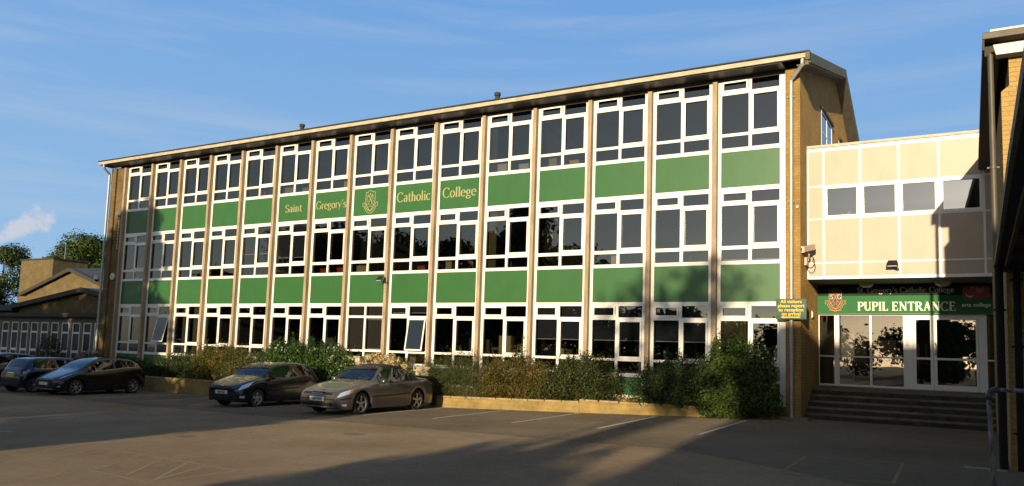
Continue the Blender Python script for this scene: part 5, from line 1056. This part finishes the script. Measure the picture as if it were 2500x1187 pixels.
car('small_car', 'small blue car seen from behind, left of the glossy black hatchback', (2.65, -2.5, G(2.6)), math.radians(-88), mini)
P5 = carpaint('dark bronze paint', (.025, .02, .015), .2, .4)
f5 = dict(f2); f5.update(paint=P5, reg='', seats=(1.65, 2.5), mirc=P5)
car('estate_car', 'dark brown hatchback cut off by the left edge of the photo', (-2.1, -6.3, G(-2)), math.radians(92), f5)

# ---------------------------------------------------------------- things seen on the sills behind the glass
MT['trayred'] = mat('red plastic', (.30,.03,.015), .5); MT['trayyel'] = mat('yellow plastic', (.45,.33,.03), .5); MT['card'] = mat('cardboard', (.30,.24,.12), .8); MT['paleb'] = mat('pale card', (.42,.40,.34), .8)
for lv, z in (('mid', 4.575), ('top', 8.03)):
    part(MB().box((-.7, .16, z-.04), (31.4, .55, z)), 'window_ledge', 'room')
def tray(x, lv, m, w, h, label):
    z = {'mid': 4.576, 'top': 8.031}[lv]; o = tag(MB().box((x, .2, z), (x+w, .45, z+.015)).box((x, .2, z+.015), (x+w, .215, z+h)).box((x, .435, z+.015), (x+w, .45, z+h)).box((x, .215, z+.015), (x+.015, .435, z+h)).box((x+w-.015, .215, z+.015), (x+w, .435, z+h)).box((x-.01, .185, z+h), (x+w+.01, .2, z+h+.02)).box((x+.04, .23, z+.02), (x+w*.5, .42, z+h*1.15)).build('storage_box', m, None, org=(x, .2, z)), label, 'storage box')
B_ = lambda b, f: b*PT+f
tray(B_(6,.45),'mid','trayred',.36,.17,'red box on the middle floor sill, left pane of the bay below Gregory')
tray(B_(6,1.35),'mid','trayred',.42,.2,'red box on the middle floor sill, right pane of the bay below Gregory')
tray(B_(6,1.5),'top','trayyel',.3,.26,'yellow box on the top floor sill above the word Gregory')
tray(B_(5,.25),'top','card',.5,.26,'cardboard box on the top floor sill, left pane above the word Saint')
tray(B_(5,1.3),'top','card',.3,.18,'smaller cardboard box on the top floor sill, right pane above Saint')
tray(B_(8,1.2),'mid','trayred',.36,.16,'red box on the middle floor sill in the bay below Catholic')
tray(B_(9,.4),'mid','card',.26,.3,'tall cardboard box on the middle floor sill below College')
tray(B_(7,.3),'mid','card',.5,.24,'wide cardboard box on the middle floor sill below the crest')
tray(B_(10,.3),'top','paleb',.5,.3,'pale box on the top floor sill in the bay right of College')
tray(B_(10,1.3),'top','paleb',.4,.22,'pale low box on the top floor sill, second bay right of the crest lettering')
tray(B_(11,.4),'top','card',.3,.3,'cardboard box on the top floor sill, two bays right of College')
tray(B_(11,1.2),'top','trayyel',.35,.16,'dull yellow box on the top floor sill, two bays right of College')
tray(B_(12,.7),'mid','paleb',.3,.28,'pale box on the middle floor sill in the third bay from the right')
tray(B_(4,.9),'top','trayred',.3,.2,'red box on the top floor sill in the bay left of Saint')

def belt(label, x0, x1, y, h, n):
    o = tag(bpy.data.objects.new('wood', None), label, 'wood', kind='stuff'); COL.objects.link(o); o.location = ((x0+x1)/2, y, 0); ORG[o] = Vector(o.location)
    bl = [(x0+(x1-x0)*i/60+random.uniform(-1,1), y+random.uniform(-2,2), h*random.uniform(.3,.6), 2.6, 2, h*random.uniform(.35,.5)) for i in range(61)]
    P, nn = blob_points(n, bl, .1); ob = leaves_mesh('foliage', P, nn, .6, .8, LM['dark'], o)
belt('added unseen belt of trees blocking the horizon glow behind the photographer', -110, 110, -96, 8, 45000)  # added to block the low sky glow and darken the reflected horizon
def cupboard(x, y, w, h, d, m, label):
    o = thing('cupboard', label, 'cupboard', (x, y, .302)); z = .302
    MB().box((x, y, z+.06), (x+w, y+d, z+h)).build('body', m, o); MB().box((x+.02, y+.02, z), (x+w-.02, y+d-.02, z+.06)).build('plinth', 'black', o)
    for k in (0, 1): a = x+.02+k*(w/2-.01); MB().box((a, y-.018, z+.09), (a+w/2-.03, y-.001, z+h-.02)).build('door', m, o)
MT['cup'] = mat('beige laminate', (.30, .25, .13), .6)
cupboard(9*PT+1.45, .75, .42, 1.75, .45, 'cup', 'narrow beige cupboard behind the ground floor window below College')
cupboard(10*PT+.35, .8, .5, 1.9, .45, 'cup', 'tall beige cupboard in the ground floor room, second bay right of the tilted window')
cupboard(10*PT+1.3, .7, .7, 1.55, .45, 'cup', 'wider beige cupboard in the right pane, second bay right of the tilted window')
cupboard(11*PT+.7, .8, .3, 1.5, .45, 'cup', 'slim beige cupboard under the first half drawn blind')
cupboard(8*PT+.5, .9, .28, 1.4, .45, 'cup', 'slim beige cupboard left of the tilted ground floor sash')
cupboard(5*PT+1.3, .9, .5, 1.7, .45, 'green', 'green cupboard behind the ground floor window above the laurel')

for i, (x, y, r) in enumerate(((24.6,-10.4,.30),(30.2,-8.0,.26),(22.0,-12.6,.22))):
    mb = MB(); mb.poly([(x+r*(1+.12*math.sin(3*t+i))*math.cos(t), y+r*.8*math.sin(t), G(x)+.0056) for t in [2*PI*k/18 for k in range(18)]]); tag(mb.build('tarmac_patch', 'asphalt2'), kind='structure')
MT['leaflit'] = leafmat('fallen leaf', (.20,.12,.03), (.30,.17,.04), (.12,.07,.02))
o = tag(bpy.data.objects.new('fallen_leaves', None), 'scattered dry fallen leaves along the foot of the planter wall', 'leaf litter', kind='stuff'); COL.objects.link(o); ORG[o] = Vector((0,0,0))
X_ = rng.uniform(17, 36, 420); Y_ = np.where(rng.random(420) < .6, -1.25-np.abs(rng.normal(size=420))*.35, rng.uniform(-14, -1.3, 420)); Z_ = np.array([G(x) for x in X_])+.012
leaves_mesh('leaves', np.c_[X_, Y_, Z_], np.c_[rng.normal(size=420)*.25, rng.normal(size=420)*.25, np.ones(420)], .055, .6, MT['leaflit'], o)
